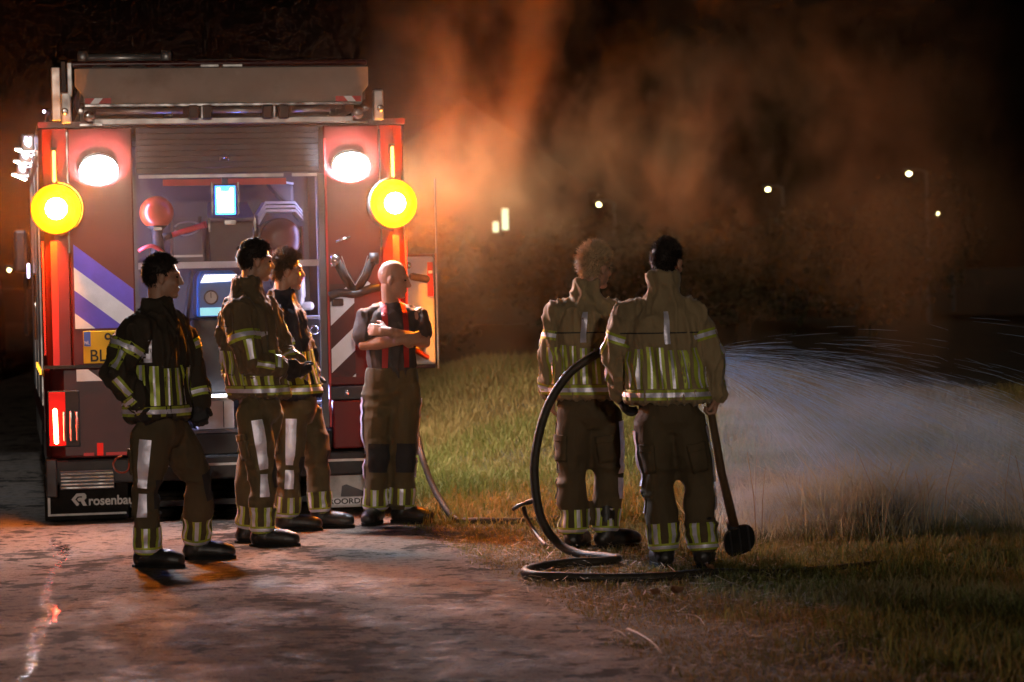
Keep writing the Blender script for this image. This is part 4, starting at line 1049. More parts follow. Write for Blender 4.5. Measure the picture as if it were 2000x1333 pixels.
MB().add([(-0.10,-0.1,0.165),(0.10,-0.1,0.13),(0.10,-0.1,0.0),(0.04,-0.1,0.0),(-0.10,0.1,0.165),(0.10,0.1,0.13),(0.10,0.1,0.0),(0.04,0.1,0.0)], [(0,1,2,3),(4,7,6,5),(0,4,5,1),(1,5,6,2),(2,6,7,3),(3,7,4,0)]).build('bag', MATS['grey_box'], o, False, 0.02)
MB().tube([(-0.10, -0.11, 0.17), (0.0, -0.115, 0.15), (0.10, -0.11, 0.135)], 0.009, 6).build('rim', MATS['white_plastic'], o, True)
o = in_truck('pump_unit', -0.06, 0.30, 0.627, 'blue portable pump with a round gauge in the lower locker', 'pump')
MB().bb(-0.19, 0.19, -0.18, 0.25, 0.24, 0.76).build('casing', MATS['dark_panel'], o, False, 0.02)
hd = MB().prism([(-0.15, 0.765), (0.15, 0.765), (0.15, 1.03), (0.10, 1.085), (-0.11, 1.085), (-0.14, 1.05)], -0.20, 0.20).build('hood', MATS['pump_blue'], o, False, 0.02)
MB().prism([(-0.12, 1.0), (0.13, 1.01), (0.13, 1.055), (-0.09, 1.055)], -0.208, -0.202).build('painted_reflection', MATS['lit_screen'], hd)  # glowing patches in place of a reflection on the hood
MB().bb(-0.125, 0.13, -0.208, -0.202, 0.775, 0.83).build('painted_reflection', MATS['painted_reflection'], hd)
gz_ = MB().lathe([(0.002, -0.015), (0.036, -0.015), (0.044, -0.02), (0.046, 0.0)], (-0.05, -0.20, 0.90), 'Y', 22).build('gauge', MATS['white_plastic'], o, True)
MB().bb(-0.0525, -0.0475, -0.222, -0.2165, 0.895, 0.935).build('needle', MATS['ink'], gz_)
MB().lathe([(0.040, 0.0), (0.05, 0.0), (0.05, 0.02), (0.040, 0.02), (0.040, 0.0)], (-0.05, -0.225, 0.90), 'Y', 22, caps=False).build('bezel', MATS['dark_panel'], gz_, True)
MB().tube([(0.0, -0.19, 1.10), (0.0, -0.19, 1.115), (0.15, -0.19, 1.115), (0.15, -0.19, 1.10)], 0.014, 8).build('handle', MATS['dark_red'], o, True)
MB().prism([(-0.23, 0.70), (-0.20, 0.70), (-0.16, 1.08), (-0.175, 1.08)], -0.15, 0.1).build('side_cover', MATS['dark_panel'], o, False, 0.004)
o = in_truck('silver_box', -0.10, 0.12, 0.627, 'silver sheet metal box under a white strip light at the locker foot', 'box')
MB().bb(-0.125, 0.125, -0.09, 0.20, 0.0, 0.20).build('box', MATS['white_plastic'], o, False, 0.008)
MB().bb(0.05, 0.056, -0.096, -0.091, 0.01, 0.19).build('seam', MATS['dark_panel'], o)
MB().bb(-0.075, 0.105, -0.10, -0.06, 0.222, 0.236).build('strip_light', MATS['lit_strip'], o, False, 0.003)
MB().bb(-0.13, 0.13, -0.10, 0.20, 0.202, 0.220).build('lid', MATS['alu'], o, False, 0.004)
o = in_truck('fire_nozzle', 0.51, 0.25, 1.387, 'grey T-shaped nozzle standing above the lit control screen', 'nozzle')
MB().lathe([(0.03, 0.0), (0.038, 0.02), (0.038, 0.05), (0.048, 0.06), (0.045, 0.20), (0.04, 0.215), (0.01, 0.22)], (0.0, 0, 0.07), 'Z', 18).build('barrel', MATS['beige_metal'], o, True)
MB().limb([(-0.07, 0, 0.065), (0.08, 0, 0.065)], [0.026, 0.03], 12).build('cross_tube', MATS['beige_metal'], o, True)
MB().bb(-0.03, 0.03, -0.04, 0.03, 0.0, 0.03).build('foot', MATS['yellow_plastic'], o, False, 0.005)
MB().tube([(-0.19, 0.0, 0.24), (-0.12, -0.03, 0.03)], [0.014, 0.014], 8).build('lever', MATS['alu'], o, True)
o = in_truck('red_torch', 0.47, 0.14, 1.645, 'small red torch hanging above the grey nozzle', 'torch')
MB().limb([(-0.05, 0, 0.0), (0.05, 0, 0.0)], [0.016, 0.018], 10).build('tube', MATS['strap_red'], o, True)
MB().bb(-0.085, -0.055, -0.012, 0.012, -0.035, -0.005).build('clip', MATS['yellow_plastic'], o, False, 0.003)
# gear hung on the right column
o = in_truck('hose_divider', 0.86, -0.06, 1.62, 'dark hose divider with chrome coupling hung on the right rear column', 'divider')
MB().tube(bez([(-0.17, 0, -0.10), (-0.10, -0.02, -0.08), (0.0, -0.03, -0.09), (0.10, -0.02, -0.06), (0.17, 0, -0.05)], 6), 0.030, 10).build('bar', MATS['black_plastic'], o, True)
MB().lathe([(0.035, -0.03), (0.045, -0.03), (0.045, 0.03), (0.035, 0.03)], (-0.13, 0, 0.14), 'X', 16).build('coupling', MATS['chrome'], o, True)
MB().tube([(-0.12, 0, 0.14), (-0.06, -0.02, 0.03), (0.0, -0.02, -0.08)], [0.03, 0.035, 0.03], 10).tube([(0.13, 0, 0.14), (0.07, -0.02, 0.03), (0.0, -0.02, -0.08)], [0.03, 0.035, 0.03], 10).build('branch', MATS['rubber'], o, True)
MB().lathe([(0.03, -0.03), (0.04, -0.03), (0.04, 0.03), (0.03, 0.03)], (0.14, 0, 0.15), 'X', 16).build('coupling', MATS['dark_panel'], o, True)
for sx in (-1, 1):
    MB().tube([(sx*0.09, -0.06, 0.17), (sx*0.05, -0.065, 0.05), (0.0, -0.06, -0.03)], 0.0035, 5).build('cord', MATS['alu'], o)
MB().bb(-0.16, -0.08, -0.04, 0.0, -0.17, -0.12).build('bracket', MATS['black_plastic'], o, False, 0.008)
MB().tube([(-0.12, 0.0, 0.27), (-0.02, 0.0, 0.30)], 0.010, 6).build('pin', MATS['chrome'], o, True)
# ------------------------------------------------------------------ people
def remeshed(mb, voxel, it=3, fac=0.5):
    me = mb.mesh('tmp'); o = bpy.data.objects.new('tmp', me); COL.objects.link(o)
    r = o.modifiers.new('r', 'REMESH'); r.mode = 'VOXEL'; r.voxel_size = voxel; r.use_smooth_shade = True
    if it:
        s = o.modifiers.new('s', 'SMOOTH'); s.iterations = it; s.factor = fac
    dg = bpy.context.evaluated_depsgraph_get()
    out = bpy.data.meshes.new_from_object(o.evaluated_get(dg))
    bpy.data.objects.remove(o); bpy.data.meshes.remove(me)
    return out

def displace(me, fn):
    n = len(me.vertices)
    co = np.empty(n*3, dtype=np.float32); me.vertices.foreach_get('co', co); co = co.reshape(-1, 3).astype(float)
    no = np.empty(n*3, dtype=np.float32); me.vertices.foreach_get('normal', no); no = no.reshape(-1, 3)
    co = fn(co, no)
    me.vertices.foreach_set('co', co.astype(np.float32).ravel()); me.update()

def finish(me, name, m, parent):
    me.name = name; me.materials.clear(); me.materials.append(MATS[m])
    me.polygons.foreach_set('use_smooth', [True]*len(me.polygons))
    o = bpy.data.objects.new(name, me); return link(o, parent)

def cloth(seed, amp=1.0, kind='coat'):
    def fn(co, no):
        a = vnoise(co*np.array([7, 7, 2.6])+seed, 1)*0.020
        b = -np.abs(vnoise(np.stack([co[:, 0]*15+co[:, 2]*3, co[:, 1]*15-co[:, 2]*3, co[:, 2]*4.5], -1)+seed*2, 2))*0.032+0.011
        c = vnoise(co*np.array([26, 26, 11])+seed, 3)*0.0035
        rg = (1-np.abs(vnoise(np.stack([co[:, 0]*24+co[:, 2]*2, co[:, 1]*24-co[:, 2]*2, co[:, 2]*5], -1)+seed*3, 5)))**4*0.021
        d = a+b+c+rg
        if kind == 'legs':
            d = vnoise(co*np.array([6, 6, 4])+seed, 1)*0.015 - np.abs(vnoise(co*np.array([6, 6, 13])+seed, 2))*0.026*(0.4+np.exp(-((co[:, 2]-0.45)/0.12)**2)+np.exp(-((co[:, 2]-0.2)/0.1)**2)+0.5*np.exp(-((co[:, 2]-0.85)/0.1)**2)) + c
        return co+no*(d*amp)[:, None]
    return fn

def hand(mb, w, d, n, curl=0.5, k=1.0, thick=1.0):
    w = Vector(w); d = Vector(d).normalized(); n = Vector(n); n = (n-d*n.dot(d)).normalized(); s = d.cross(n)
    M = Matrix((d, s, n)).transposed()
    mb.ell(w+d*0.05*k, (0.056*k, 0.044*k*thick, 0.019*k*thick), M, 14, 10)
    mb.limb([w-d*0.03, w+d*0.03], [0.03*thick, 0.032*thick], 10)
    for i, L in enumerate((0.072, 0.082, 0.076, 0.060)):
        p = w+d*0.088*k+s*(-0.031+0.0207*i)*k; a = 0.15*curl; pts = [p-d*0.02]
        for seg in (0.45, 0.32, 0.26):
            pts.append(p); a += curl
            p = p+(d*math.cos(a)+n*math.sin(a))*L*seg*k
        pts.append(p)
        mb.limb(pts, [0.0098*thick, 0.0098*thick, 0.0092*thick, 0.0088*thick, 0.0080*thick], 8)
    b = w+d*0.022*k-s*0.030*k+n*0.006
    t1 = b+(d*0.62-s*0.62+n*0.35).normalized()*0.042*k; t2 = t1+(d*0.85-s*0.15+n*0.5*curl+n*0.1).normalized()*0.034*k
    mb.limb([b, t1, t2], [0.0130*thick, 0.0115*thick, 0.0095*thick], 8)

def head_mat(c, phi, nod, tilt=0.0):
    return Matrix.Translation(Vector(c)) @ Matrix.Rotation(phi, 4, 'Z') @ Matrix.Rotation(nod, 4, 'Y') @ Matrix.Rotation(tilt, 4, 'X')

def add_head(mb, M):
    R3 = M.to_3x3()
    def E(c, r): mb.ell(M @ Vector(c), r, R3, 20, 14)
    E((-0.012, 0, 0.032), (0.098, 0.076, 0.094))
    E((0.030, 0, -0.030), (0.066, 0.060, 0.086))
    E((0.018, 0, -0.060), (0.066, 0.056, 0.055))
    E((0.068, 0, -0.098), (0.026, 0.028, 0.021))
    E((0.080, 0, 0.030), (0.020, 0.048, 0.013))
    for s in (-1, 1):
        E((0.066, s*0.040, -0.028), (0.024, 0.022, 0.022))
        E((-0.006, s*0.079, -0.008), (0.020, 0.010, 0.033))
        E((0.000, s*0.086, 0.006), (0.014, 0.007, 0.018))
    mb.limb([M @ Vector((0.086, 0, 0.022)), M @ Vector((0.103, 0, -0.008)), M @ Vector((0.112, 0, -0.028))], [0.010, 0.012, 0.014], 10)
    for s in (-1, 1): E((0.100, s*0.012, -0.034), (0.012, 0.008, 0.008))
    E((0.090, 0, -0.058), (0.013, 0.025, 0.007)); E((0.088, 0, -0.071), (0.012, 0.021, 0.007))

def add_hair(root, M, kind, m, seed):
    rng = np.random.default_rng(seed)
    C = Vector((-0.012, 0, 0.032)); rr = np.array([0.098, 0.076, 0.094])
    nu, nv = 56, 36; P = []; idx = {}
    vs = []; fs = []
    def keep(p):
        x, y, z = p
        if x > 0.055: return z > 0.072
        if x > 0.015: return z > 0.055-(0.055-x)*1.0
        if x > -0.03: return z > 0.022
        return z > (-0.07 if kind != 'short' else -0.066)
    grow = {'short': 1.08, 'mid': 1.12, 'curly': 1.15}[kind]
    G = []
    for j in range(nv+1):
        t = math.pi*j/nv
        for i in range(nu):
            p = 2*math.pi*i/nu
            G.append((math.sin(t)*math.cos(p), math.sin(t)*math.sin(p), math.cos(t)))
    G = np.array(G); base = G*rr+np.array(C)
    nzv = vnoise(base*38+seed, seed)*0.6+vnoise(base*80+seed, seed+1)*0.4
    top = np.clip(G[:, 2]*0.6+0.4+G[:, 0]*0.25, 0, 1.2)
    pos = np.array(C)+G*rr*(1.03+(grow-1.03)*top+0.05*nzv*top)[:, None]
    kp = np.array([keep(p) for p in base])
    mp = -np.ones(len(G), dtype=int); mp[kp] = np.arange(kp.sum())
    for j in range(nv):
        for i in range(nu):
            q = [j*nu+i, j*nu+(i+1) % nu, (j+1)*nu+(i+1) % nu, (j+1)*nu+i]
            if all(kp[k] for k in q): fs.append(tuple(int(mp[k]) for k in q[::-1]))
    vs = [tuple(M @ Vector(p)) for p in pos[kp]]
    pk = pos[kp]; gk = G[kp]
    ns = {'short': 5000, 'mid': 5000, 'curly': 6000}[kind]; L = {'short': 0.022, 'mid': 0.032, 'curly': 0.034}[kind]
    sel = rng.integers(0, len(pk), ns)
    R3 = M.to_3x3(); base_n = len(vs)
    for k in sel:
        p = Vector(pk[k]); g = Vector(gk[k])
        comb = Vector((0.45, 0, 0.25)) if gk[k][2] > 0.35 else Vector((-0.2, 0, -0.8))
        r = Vector(rng.normal(0, 0.55 if kind == 'curly' else 0.35, 3))
        d = (g*0.65+comb*0.7+r).normalized(); s = d.cross(g+r*0.5)
        if s.length < 1e-4: continue
        s.normalize(); l = L*rng.uniform(0.5, 1.4); w = 0.0016
        q0 = p-g*0.004; q1 = q0+d*l*0.6+g*0.003; q2 = q0+d*l+Vector(rng.normal(0, 0.006, 3))*(1 if kind == 'curly' else 0.4)
        n0 = len(vs)
        vs += [tuple(M @ (q0-s*w)), tuple(M @ (q0+s*w)), tuple(M @ (q1+s*w)), tuple(M @ (q1-s*w)), tuple(M @ q2)]
        fs += [(n0, n0+1, n0+2, n0+3), (n0+3, n0+2, n0+4)]
    me = bpy.data.meshes.new('hair'); me.from_pydata(vs, [], fs)
    finish(me, 'hair', m, root)

def surf_patch(bvh, centre, direction, us, vs_, off, rmax):
    """grid of surface points: centre(u), direction(u, v)"""
    co = []; ok = []
    for u in us:
        o = Vector(centre(u))
        for v in vs_:
            d = Vector(direction(u, v)).normalized()
            h = bvh.ray_cast(o, d, rmax)
            if h[0] is None: ok.append(False); co.append((0, 0, 0)); continue
            ok.append(True); co.append(tuple(h[0]+d*off))
    n = len(vs_); fs = []
    for i in range(len(us)-1):
        for j in range(n-1):
            q = (i*n+j, i*n+j+1, (i+1)*n+j+1, (i+1)*n+j)
            if all(ok[k] for k in q):
                P = [Vector(co[k]) for k in q]
                if max((P[a]-P[a-1]).length for a in range(4)) < 0.075: fs.append(q)
    if not fs: return None
    comp = []
    left = list(fs)
    while left:
        grp = [left.pop()]; vs0 = set(grp[0]); grew = True
        while grew:
            grew = False
            for f in left[:]:
                if vs0 & set(f): grp.append(f); vs0 |= set(f); left.remove(f); grew = True
        comp.append(grp)
    fs = max(comp, key=len)
    if len(fs) < 4: return None
    used = sorted({k for f in fs for k in f}); m = {k: i for i, k in enumerate(used)}
    me = bpy.data.meshes.new('band'); me.from_pydata([co[k] for k in used], [], [tuple(m[k] for k in f) for f in fs])
    return me

def tape(bvh, root, name, centre, direction, u0, u1, v0, v1, nu, nv, rmax, silver=(0.28, 0.72), axis='v', off=0.004, yellow=True):
    par = root
    if yellow:
        me = surf_patch(bvh, centre, direction, np.linspace(u0, u1, nu), np.linspace(v0, v1, nv), off, rmax)
        if me is None: return
        par = finish(me, name, 'tape_yellow', root)
    if silver:
        a, b = silver
        if axis == 'v': r = (u0, u1, v0+(v1-v0)*a, v0+(v1-v0)*b)
        else: r = (u0+(u1-u0)*a, u0+(u1-u0)*b, v0, v1)
        me = surf_patch(bvh, centre, direction, np.linspace(r[0], r[1], nu), np.linspace(r[2], r[3], nv), off+0.003, rmax)
        if me is not None: finish(me, 'silver_strip' if yellow else name, 'tape_silver', par)

def bvh_of(me):
    return BVHTree.FromPolygons([v.co.copy() for v in me.vertices], [tuple(p.vertices) for p in me.polygons])

def limb_dir(a, b, ref):
    a = Vector(a); b = Vector(b); d = (b-a).normalized(); ref = Vector(ref); r = (ref-d*ref.dot(d)).normalized(); s = d.cross(r)
    return (lambda u: a.lerp(b, u)), (lambda u, v: r*math.cos(v)+s*math.sin(v))

def person(label, loc, J, phi, hphi, nod, coat, trousers, hair, seed, hem=0.92, hands=('skin', 'skin'), toes=(0, 0), shirt=False, collar=0.09, silver_at=(), hip_w=1.0, hand_dirs=None, group=None, tilt=0.0, belly=1.0):
    J = {k: Vector(v) for k, v in J.items()}
    root = empty('person', loc); tag(root, label, 'person', group)
    phi, hphi = rad(phi), rad(hphi)
    F = Vector((math.cos(phi), math.sin(phi), 0)); Lf = Vector((-math.sin(phi), math.cos(phi), 0))
    P, C, Nk = J['pelvis'], J['chest'], J['neck']
    def spine(z):
        if z < P.z: return Vector((P.x, P.y, z))
        if z < C.z: t = (z-P.z)/(C.z-P.z); q = P.lerp(C, t)
        elif z < Nk.z: q = C.lerp(Nk, (z-C.z)/(Nk.z-C.z))
        else: q = Nk
        return Vector((q.x, q.y, z))
    def ring(z, a, b): c = spine(z); return (c.x, c.y, z, a, b, phi)
    HM = head_mat(J['head'], hphi, rad(nod), rad(tilt))
    # ---- body: one continuous surface
    mb = MB(); add_head(mb, HM)
    mb.limb([HM @ Vector((-0.022, 0, -0.045)), (HM @ Vector((-0.02, 0, -0.10))).lerp(Nk, 0.4), Nk-Vector((0, 0, 0.05))], [0.058, 0.056, 0.066], 16)
    mb.rings([ring(P.z-0.08, 0.10, 0.15), ring(P.z+0.1, 0.095, 0.14), ring(C.z, 0.105, 0.155), ring(Nk.z-0.10, 0.09, 0.16), ring(Nk.z-0.02, 0.06, 0.09)])
    hd = hand_dirs or {}
    for s in 'rl':
        S, E_, W = J['s'+s], J['e'+s], J['w'+s]
        mb.limb([Nk.lerp(S, 0.5)-Vector((0, 0, 0.06)), S, S.lerp(E_, 0.5), E_, E_.lerp(W, 0.35), W], [0.055, 0.062, 0.055, 0.043, 0.046, 0.031] if shirt else [0.05, 0.05, 0.045, 0.038, 0.038, 0.028], 14)
        h = hands[0 if s == 'r' else 1]
        dv, nv_, cu = hd.get(s, ((W-E_), F*0.2-Lf*(1 if s == 'l' else -1), 0.55))
        if h == 'skin': hand(mb, W, dv, nv_, cu)
        elif h == 'glove':
            gm = MB(); hand(gm, W, dv, nv_, cu, 1.06, 1.45)
            finish(remeshed(gm, 0.006, 2), 'glove', 'glove', root)
    for s in 'rl':
        mb.limb([J['h'+s], J['k'+s], J['a'+s]], [0.07, 0.052, 0.04], 12)
        dt = rad(toes[0 if s == 'r' else 1]); td = Vector((math.cos(dt), math.sin(dt), 0)); A = J['a'+s]
        mb.limb([Vector((A.x, A.y, 0.07))-td*0.03, Vector((A.x, A.y, 0.05))+td*0.15], [0.036, 0.028], 10)
        mb.limb([A, Vector((A.x, A.y, 0.06))], [0.04, 0.038], 10)
    finish(remeshed(mb, 0.0058, 2, 0.4), 'body', 'skin', root)
    for s in (-1, 1):
        MB().ell(HM @ Vector((0.0845, s*0.030, 0.006)), (0.009, 0.011, 0.006), HM.to_3x3(), 10, 8).build('eye', MATS['eye'], root, True)
    # ---- trousers
    wz = (P.z+0.12) if not shirt else (P.z+0.10)
    mb = MB()
    mb.rings([ring(P.z-0.13, 0.10, 0.13), ring(P.z-0.06, 0.135, 0.178*hip_w), ring(P.z+0.03, 0.135, 0.175*hip_w), ring(wz, 0.128, 0.168)])
    for s in 'rl':
        H, K, A = J['h'+s], J['k'+s], J['a'+s]
        mb.limb([H+Vector((0, 0, 0.02)), H.lerp(K, 0.5), K, K.lerp(A, 0.5), Vector((A.x, A.y, max(0.13, A.z+0.035)))], [0.118, 0.112, 0.094, 0.092, 0.088], 18)
    me = remeshed(mb, 0.0095, 4)
    displace(me, cloth(seed+3.3, 1.0, 'legs'))
    tro = finish(me, 'trousers', trousers, root); tb = bvh_of(me)
    for s in 'rl':
        H, K, A = J['h'+s], J['k'+s], J['a'+s]; sg = 1 if s == 'l' else -1
        lat = Lf*sg
        cf, df = limb_dir(H, K, lat)
        tape(tb, root, 'thigh_stripe', cf, df, 0.06, 0.96, -0.30, 0.30, 16, 5, 0.24, silver=(0.0, 1.0), yellow=False, off=0.006)
        cf, df = limb_dir(K, A, lat)
        tape(tb, root, 'shin_stripe', cf, df, 0.02, 0.40, -0.33, 0.33, 9, 5, 0.2, silver=(0.0, 1.0), yellow=False, off=0.006)
        if s == 'r' or not shirt:
            pass
        # thigh pocket with its flap
        cf, df = limb_dir(H, K, lat*0.45-F)
        for u0, u1, of, pn in ((0.30, 0.74, 0.012, 'thigh_pocket'), (0.27, 0.39, 0.018, 'pocket_flap')):
            me = surf_patch(tb, cf, df, np.linspace(u0, u1, 8), np.linspace(-0.45, 0.45, 8), of, 0.22)
            if me:
                po = finish(me, pn, trousers, root); sm = po.modifiers.new('thick', 'SOLIDIFY'); sm.thickness = 0.012; sm.offset = -1
        # knee pad
        cf, df = limb_dir(H.lerp(K, 0.72), K.lerp(A, 0.28), F)
        me = surf_patch(tb, cf, df, np.linspace(0.1, 1, 9), np.linspace(-0.75, 0.75, 9), 0.006, 0.2)
        if me: finish(me, 'knee_pad', 'knee_pad', root)
        bot = Vector((A.x, A.y, max(0.10, A.z-0.01))); cf, df = limb_dir(K, bot, F)
        for k in range(6):
            v = k*2*math.pi/6+0.3
            tape(tb, root, 'ankle_stripe', cf, df, 0.58, 0.90, v-0.30, v+0.30, 8, 5, 0.16)
        tape(tb, root, 'ankle_band', cf, df, 0.90, 1.02, 0, 2*math.pi, 4, 25, 0.16, axis='u')
        # boots
        dt = rad(toes[0 if s == 'r' else 1]); td = Vector((math.cos(dt), math.sin(dt), 0)); sd = Vector((-td.y, td.x, 0))
        bm_ = MB(); G = Vector((A.x, A.y, 0))
        bm_.limb([G+Vector((0, 0, 0.26)), G+Vector((0, 0, 0.14)), G+Vector((0, 0, 0.075))-td*0.005], [0.062, 0.062, 0.060], 16)
        bm_.limb([G-td*0.035+Vector((0, 0, 0.060)), G+td*0.06+Vector((0, 0, 0.062)), G+td*0.145+Vector((0, 0, 0.054)), G+td*0.190+Vector((0, 0, 0.048))], [0.053, 0.056, 0.056, 0.046], 16)
        me = remeshed(bm_, 0.007, 2)
        def flat(co, no):
            co = co.copy(); co[:, 2] = np.maximum(co[:, 2], 0.018); return co
        displace(me, flat)
        bo = finish(me, 'boot', 'boot_leather', root)
        out = []
        for k in range(28):
            t = 2*math.pi*k/28; c_, s_ = math.cos(t), math.sin(t)
            q = G+td*(0.073+0.160*math.copysign(abs(c_)**0.8, c_))+sd*(0.053*math.copysign(abs(s_)**0.8, s_)*(1.0 if c_ > -0.2 else 0.92))
            out.append((q.x, q.y))
        vprism(out, 0.0, 0.024).build('sole', MATS['rubber'], bo, False, 0.004)
    # ---- upper garment
    if not shirt:
        mb = MB(); nz_ = Nk.z
        mb.rings([ring(hem, 0.172*belly, 0.228*belly), ring(hem+0.02, 0.172*belly, 0.23*belly), ring(hem+0.14, 0.166*belly, 0.222), ring(hem+0.30, 0.158, 0.210), ring(nz_-0.24, 0.160, 0.218), ring(nz_-0.13, 0.142, 0.200), ring(nz_-0.075, 0.118, 0.165), ring(nz_-0.03, 0.096, 0.125), ring(nz_+0.015, 0.083, 0.096), ring(nz_+0.05, 0.077, 0.083), ring(nz_+collar, 0.077, 0.081)], 36)
        for s in 'rl':
            S, E_, W = J['s'+s], J['e'+s], J['w'+s]
            mb.limb([Nk+Vector((0, 0, -0.035)), Nk.lerp(S, 0.55)-Vector((0, 0, 0.028)), S-Vector((0, 0, 0.015)), S.lerp(E_, 0.5), E_, E_.lerp(W, 0.5), W-(W-E_).normalized()*0.02], [0.062, 0.076, 0.084, 0.084, 0.078, 0.070, 0.062], 18)
        me = remeshed(mb, 0.0095, 4)
        displace(me, cloth(seed*1.7, 1.0))
        jk = finish(me, 'jacket', coat, root); jb = bvh_of(me)
        tors = (lambda z: spine(z)); tdir = (lambda z, v: F*math.cos(v)+Lf*math.sin(v))
        for k in range(17):
            v = rad(20+k*20)
            tape(jb, root, 'reflective_stripe', tors, tdir, hem+0.075, hem+0.295-0.012*math.cos(k*1.3), v-rad(6.6), v+rad(6.6), 9, 5, 0.262, silver=((0.30, 0.68) if k % 3 == 0 else (0.38, 0.60)))
        tape(jb, root, 'hem_band', tors, tdir, hem+0.012, hem+0.070, 0, 2*math.pi, 4, 60, 0.30, axis='u')
        me = surf_patch(jb, tors, tdir, np.linspace(nz_-0.205, nz_-0.198, 2), np.linspace(rad(95), rad(265), 40), 0.004, 0.25)
        if me: finish(me, 'yoke_seam', 'knee_pad', root)
        me = surf_patch(jb, tors, tdir, np.linspace(nz_-0.05, hem+0.01, 30), np.linspace(rad(-7), rad(7), 3), 0.006, 0.25)
        if me: finish(me, 'front_flap', coat, root)
        for v0 in [rad(q) for q in silver_at]:
            tape(jb, root, 'silver_stripe', tors, tdir, hem+0.32, hem+0.50, v0-rad(6), v0+rad(6), 8, 4, 0.255, silver=(0, 1), yellow=False)
        for s in 'rl':
            S, E_, W = J['s'+s], J['e'+s], J['w'+s]; sg = 1 if s == 'l' else -1
            cf, df = limb_dir(S, E_, Lf*sg)
            tape(jb, root, 'sleeve_band', cf, df, 0.42, 0.62, -2.0, 2.0, 4, 19, 0.135, axis='u')
            tape(jb, root, 'sleeve_stripe', cf, df, 0.63, 1.0, -0.33, 0.33, 7, 5, 0.135)
            cf, df = limb_dir(E_, W, Lf*sg)
            tape(jb, root, 'sleeve_stripe', cf, df, 0.05, 0.60, -0.33, 0.33, 8, 5, 0.125)
            tape(jb, root, 'cuff_band', cf, df, 0.62, 0.84, 0, 2*math.pi, 4, 23, 0.115, axis='u')
    else:
        mb = MB(); nz_ = Nk.z
        mb.rings([ring(P.z+0.02, 0.118, 0.155), ring(P.z+0.2, 0.118, 0.160), ring(C.z+0.02, 0.128, 0.176), ring(nz_-0.12, 0.115, 0.178), ring(nz_-0.055, 0.092, 0.135), ring(nz_-0.015, 0.070, 0.085), ring(nz_+0.012, 0.064, 0.070)], 32)
        for s in 'rl':
            S, E_ = J['s'+s], J['e'+s]
            mb.limb([Nk+Vector((0, 0, -0.04)), Nk.lerp(S, 0.55)-Vector((0, 0, 0.025)), S-Vector((0, 0, 0.012)), S.lerp(E_, 0.72)], [0.05, 0.062, 0.070, 0.068], 16)
        me = remeshed(mb, 0.0085, 3)
        displace(me, cloth(seed*1.7, 0.5))
        finish(me, 'shirt', coat, root); jb = bvh_of(me)
        for sg in (-1, 1):
            co = []; fs = []
            for i, z in enumerate(np.linspace(P.z+0.10, nz_-0.05, 16)):
                off_ = sg*(0.075-0.012*(z-P.z)); c_ = spine(z)+Lf*off_
                for e in (-0.019, 0.019):
                    h = jb.ray_cast(c_+Lf*e, F, 0.3)
                    q = (h[0] if h[0] is not None else c_+Lf*e+F*0.12)+F*0.006; co.append(tuple(q))
            for i, t in enumerate(np.linspace(0.09, -0.11, 9)):
                c_ = Vector((Nk.x, Nk.y, nz_+0.2))+Lf*sg*(0.066+0.0*i)+F*t
                for e in (-0.019, 0.019):
                    h = jb.ray_cast(c_+Lf*e, Vector((0, 0, -1)), 0.5)
                    q = (h[0] if h[0] is not None else c_-Vector((0, 0, 0.22)))+Vector((0, 0, 0.006)); co.append(tuple(q))
            for i, z in enumerate(np.linspace(nz_-0.07, P.z+0.12, 14)):
                c_ = spine(z)+Lf*sg*(0.06-0.05*i/13)
                for e in (-0.019, 0.019):
                    h = jb.ray_cast(c_+Lf*e, -F, 0.3)
                    q = (h[0] if h[0] is not None else c_+Lf*e-F*0.12)-F*0.006; co.append(tuple(q))
            for i in range(len(co)//2-1): fs.append((2*i, 2*i+1, 2*i+3, 2*i+2))
            me = bpy.data.meshes.new('suspender'); me.from_pydata(co, [], fs); finish(me, 'suspender', 'strap_red', root)
    if hair: add_hair(root, HM, hair[0], hair[1], int(seed*10)+1)
    return root

CREW = 'firefighters standing behind the engine'
person('leftmost firefighter in a dark brown coat, in profile, standing with one foot back', (-2.03, 16.16, 0.004),
    {'head': (0.029, 0.02, 1.664), 'neck': (-0.005, 0.02, 1.478), 'chest': (-0.009, 0.0, 1.243), 'pelvis': (0.0, 0, 0.830), 'sr': (-0.085, -0.165, 1.392), 'er': (-0.215, -0.27, 1.13), 'wr': (-0.07, -0.225, 0.953), 'sl': (0.068, 0.175, 1.397), 'el': (0.150, 0.22, 1.132), 'wl': (0.200, 0.14, 0.92), 'hr': (-0.043, -0.09, 0.761), 'kr': (-0.078, -0.1, 0.455), 'ar': (-0.091, -0.05, 0.104), 'hl': (0.06, 0.1, 0.759), 'kl': (0.185, 0.24, 0.478), 'al': (0.150, 0.36, 0.12)},
    -8, 8, 2, 'coat_brown', 'trousers_dark', ('short', 'hair_dark'), 1.0, 0.865, ('glove', 'glove'), (-12, 2), collar=0.06, silver_at=(-88,), hand_dirs={'r': ((0.35, 0.15, -0.8), (0, 1, 0), 0.7)}, group=CREW)
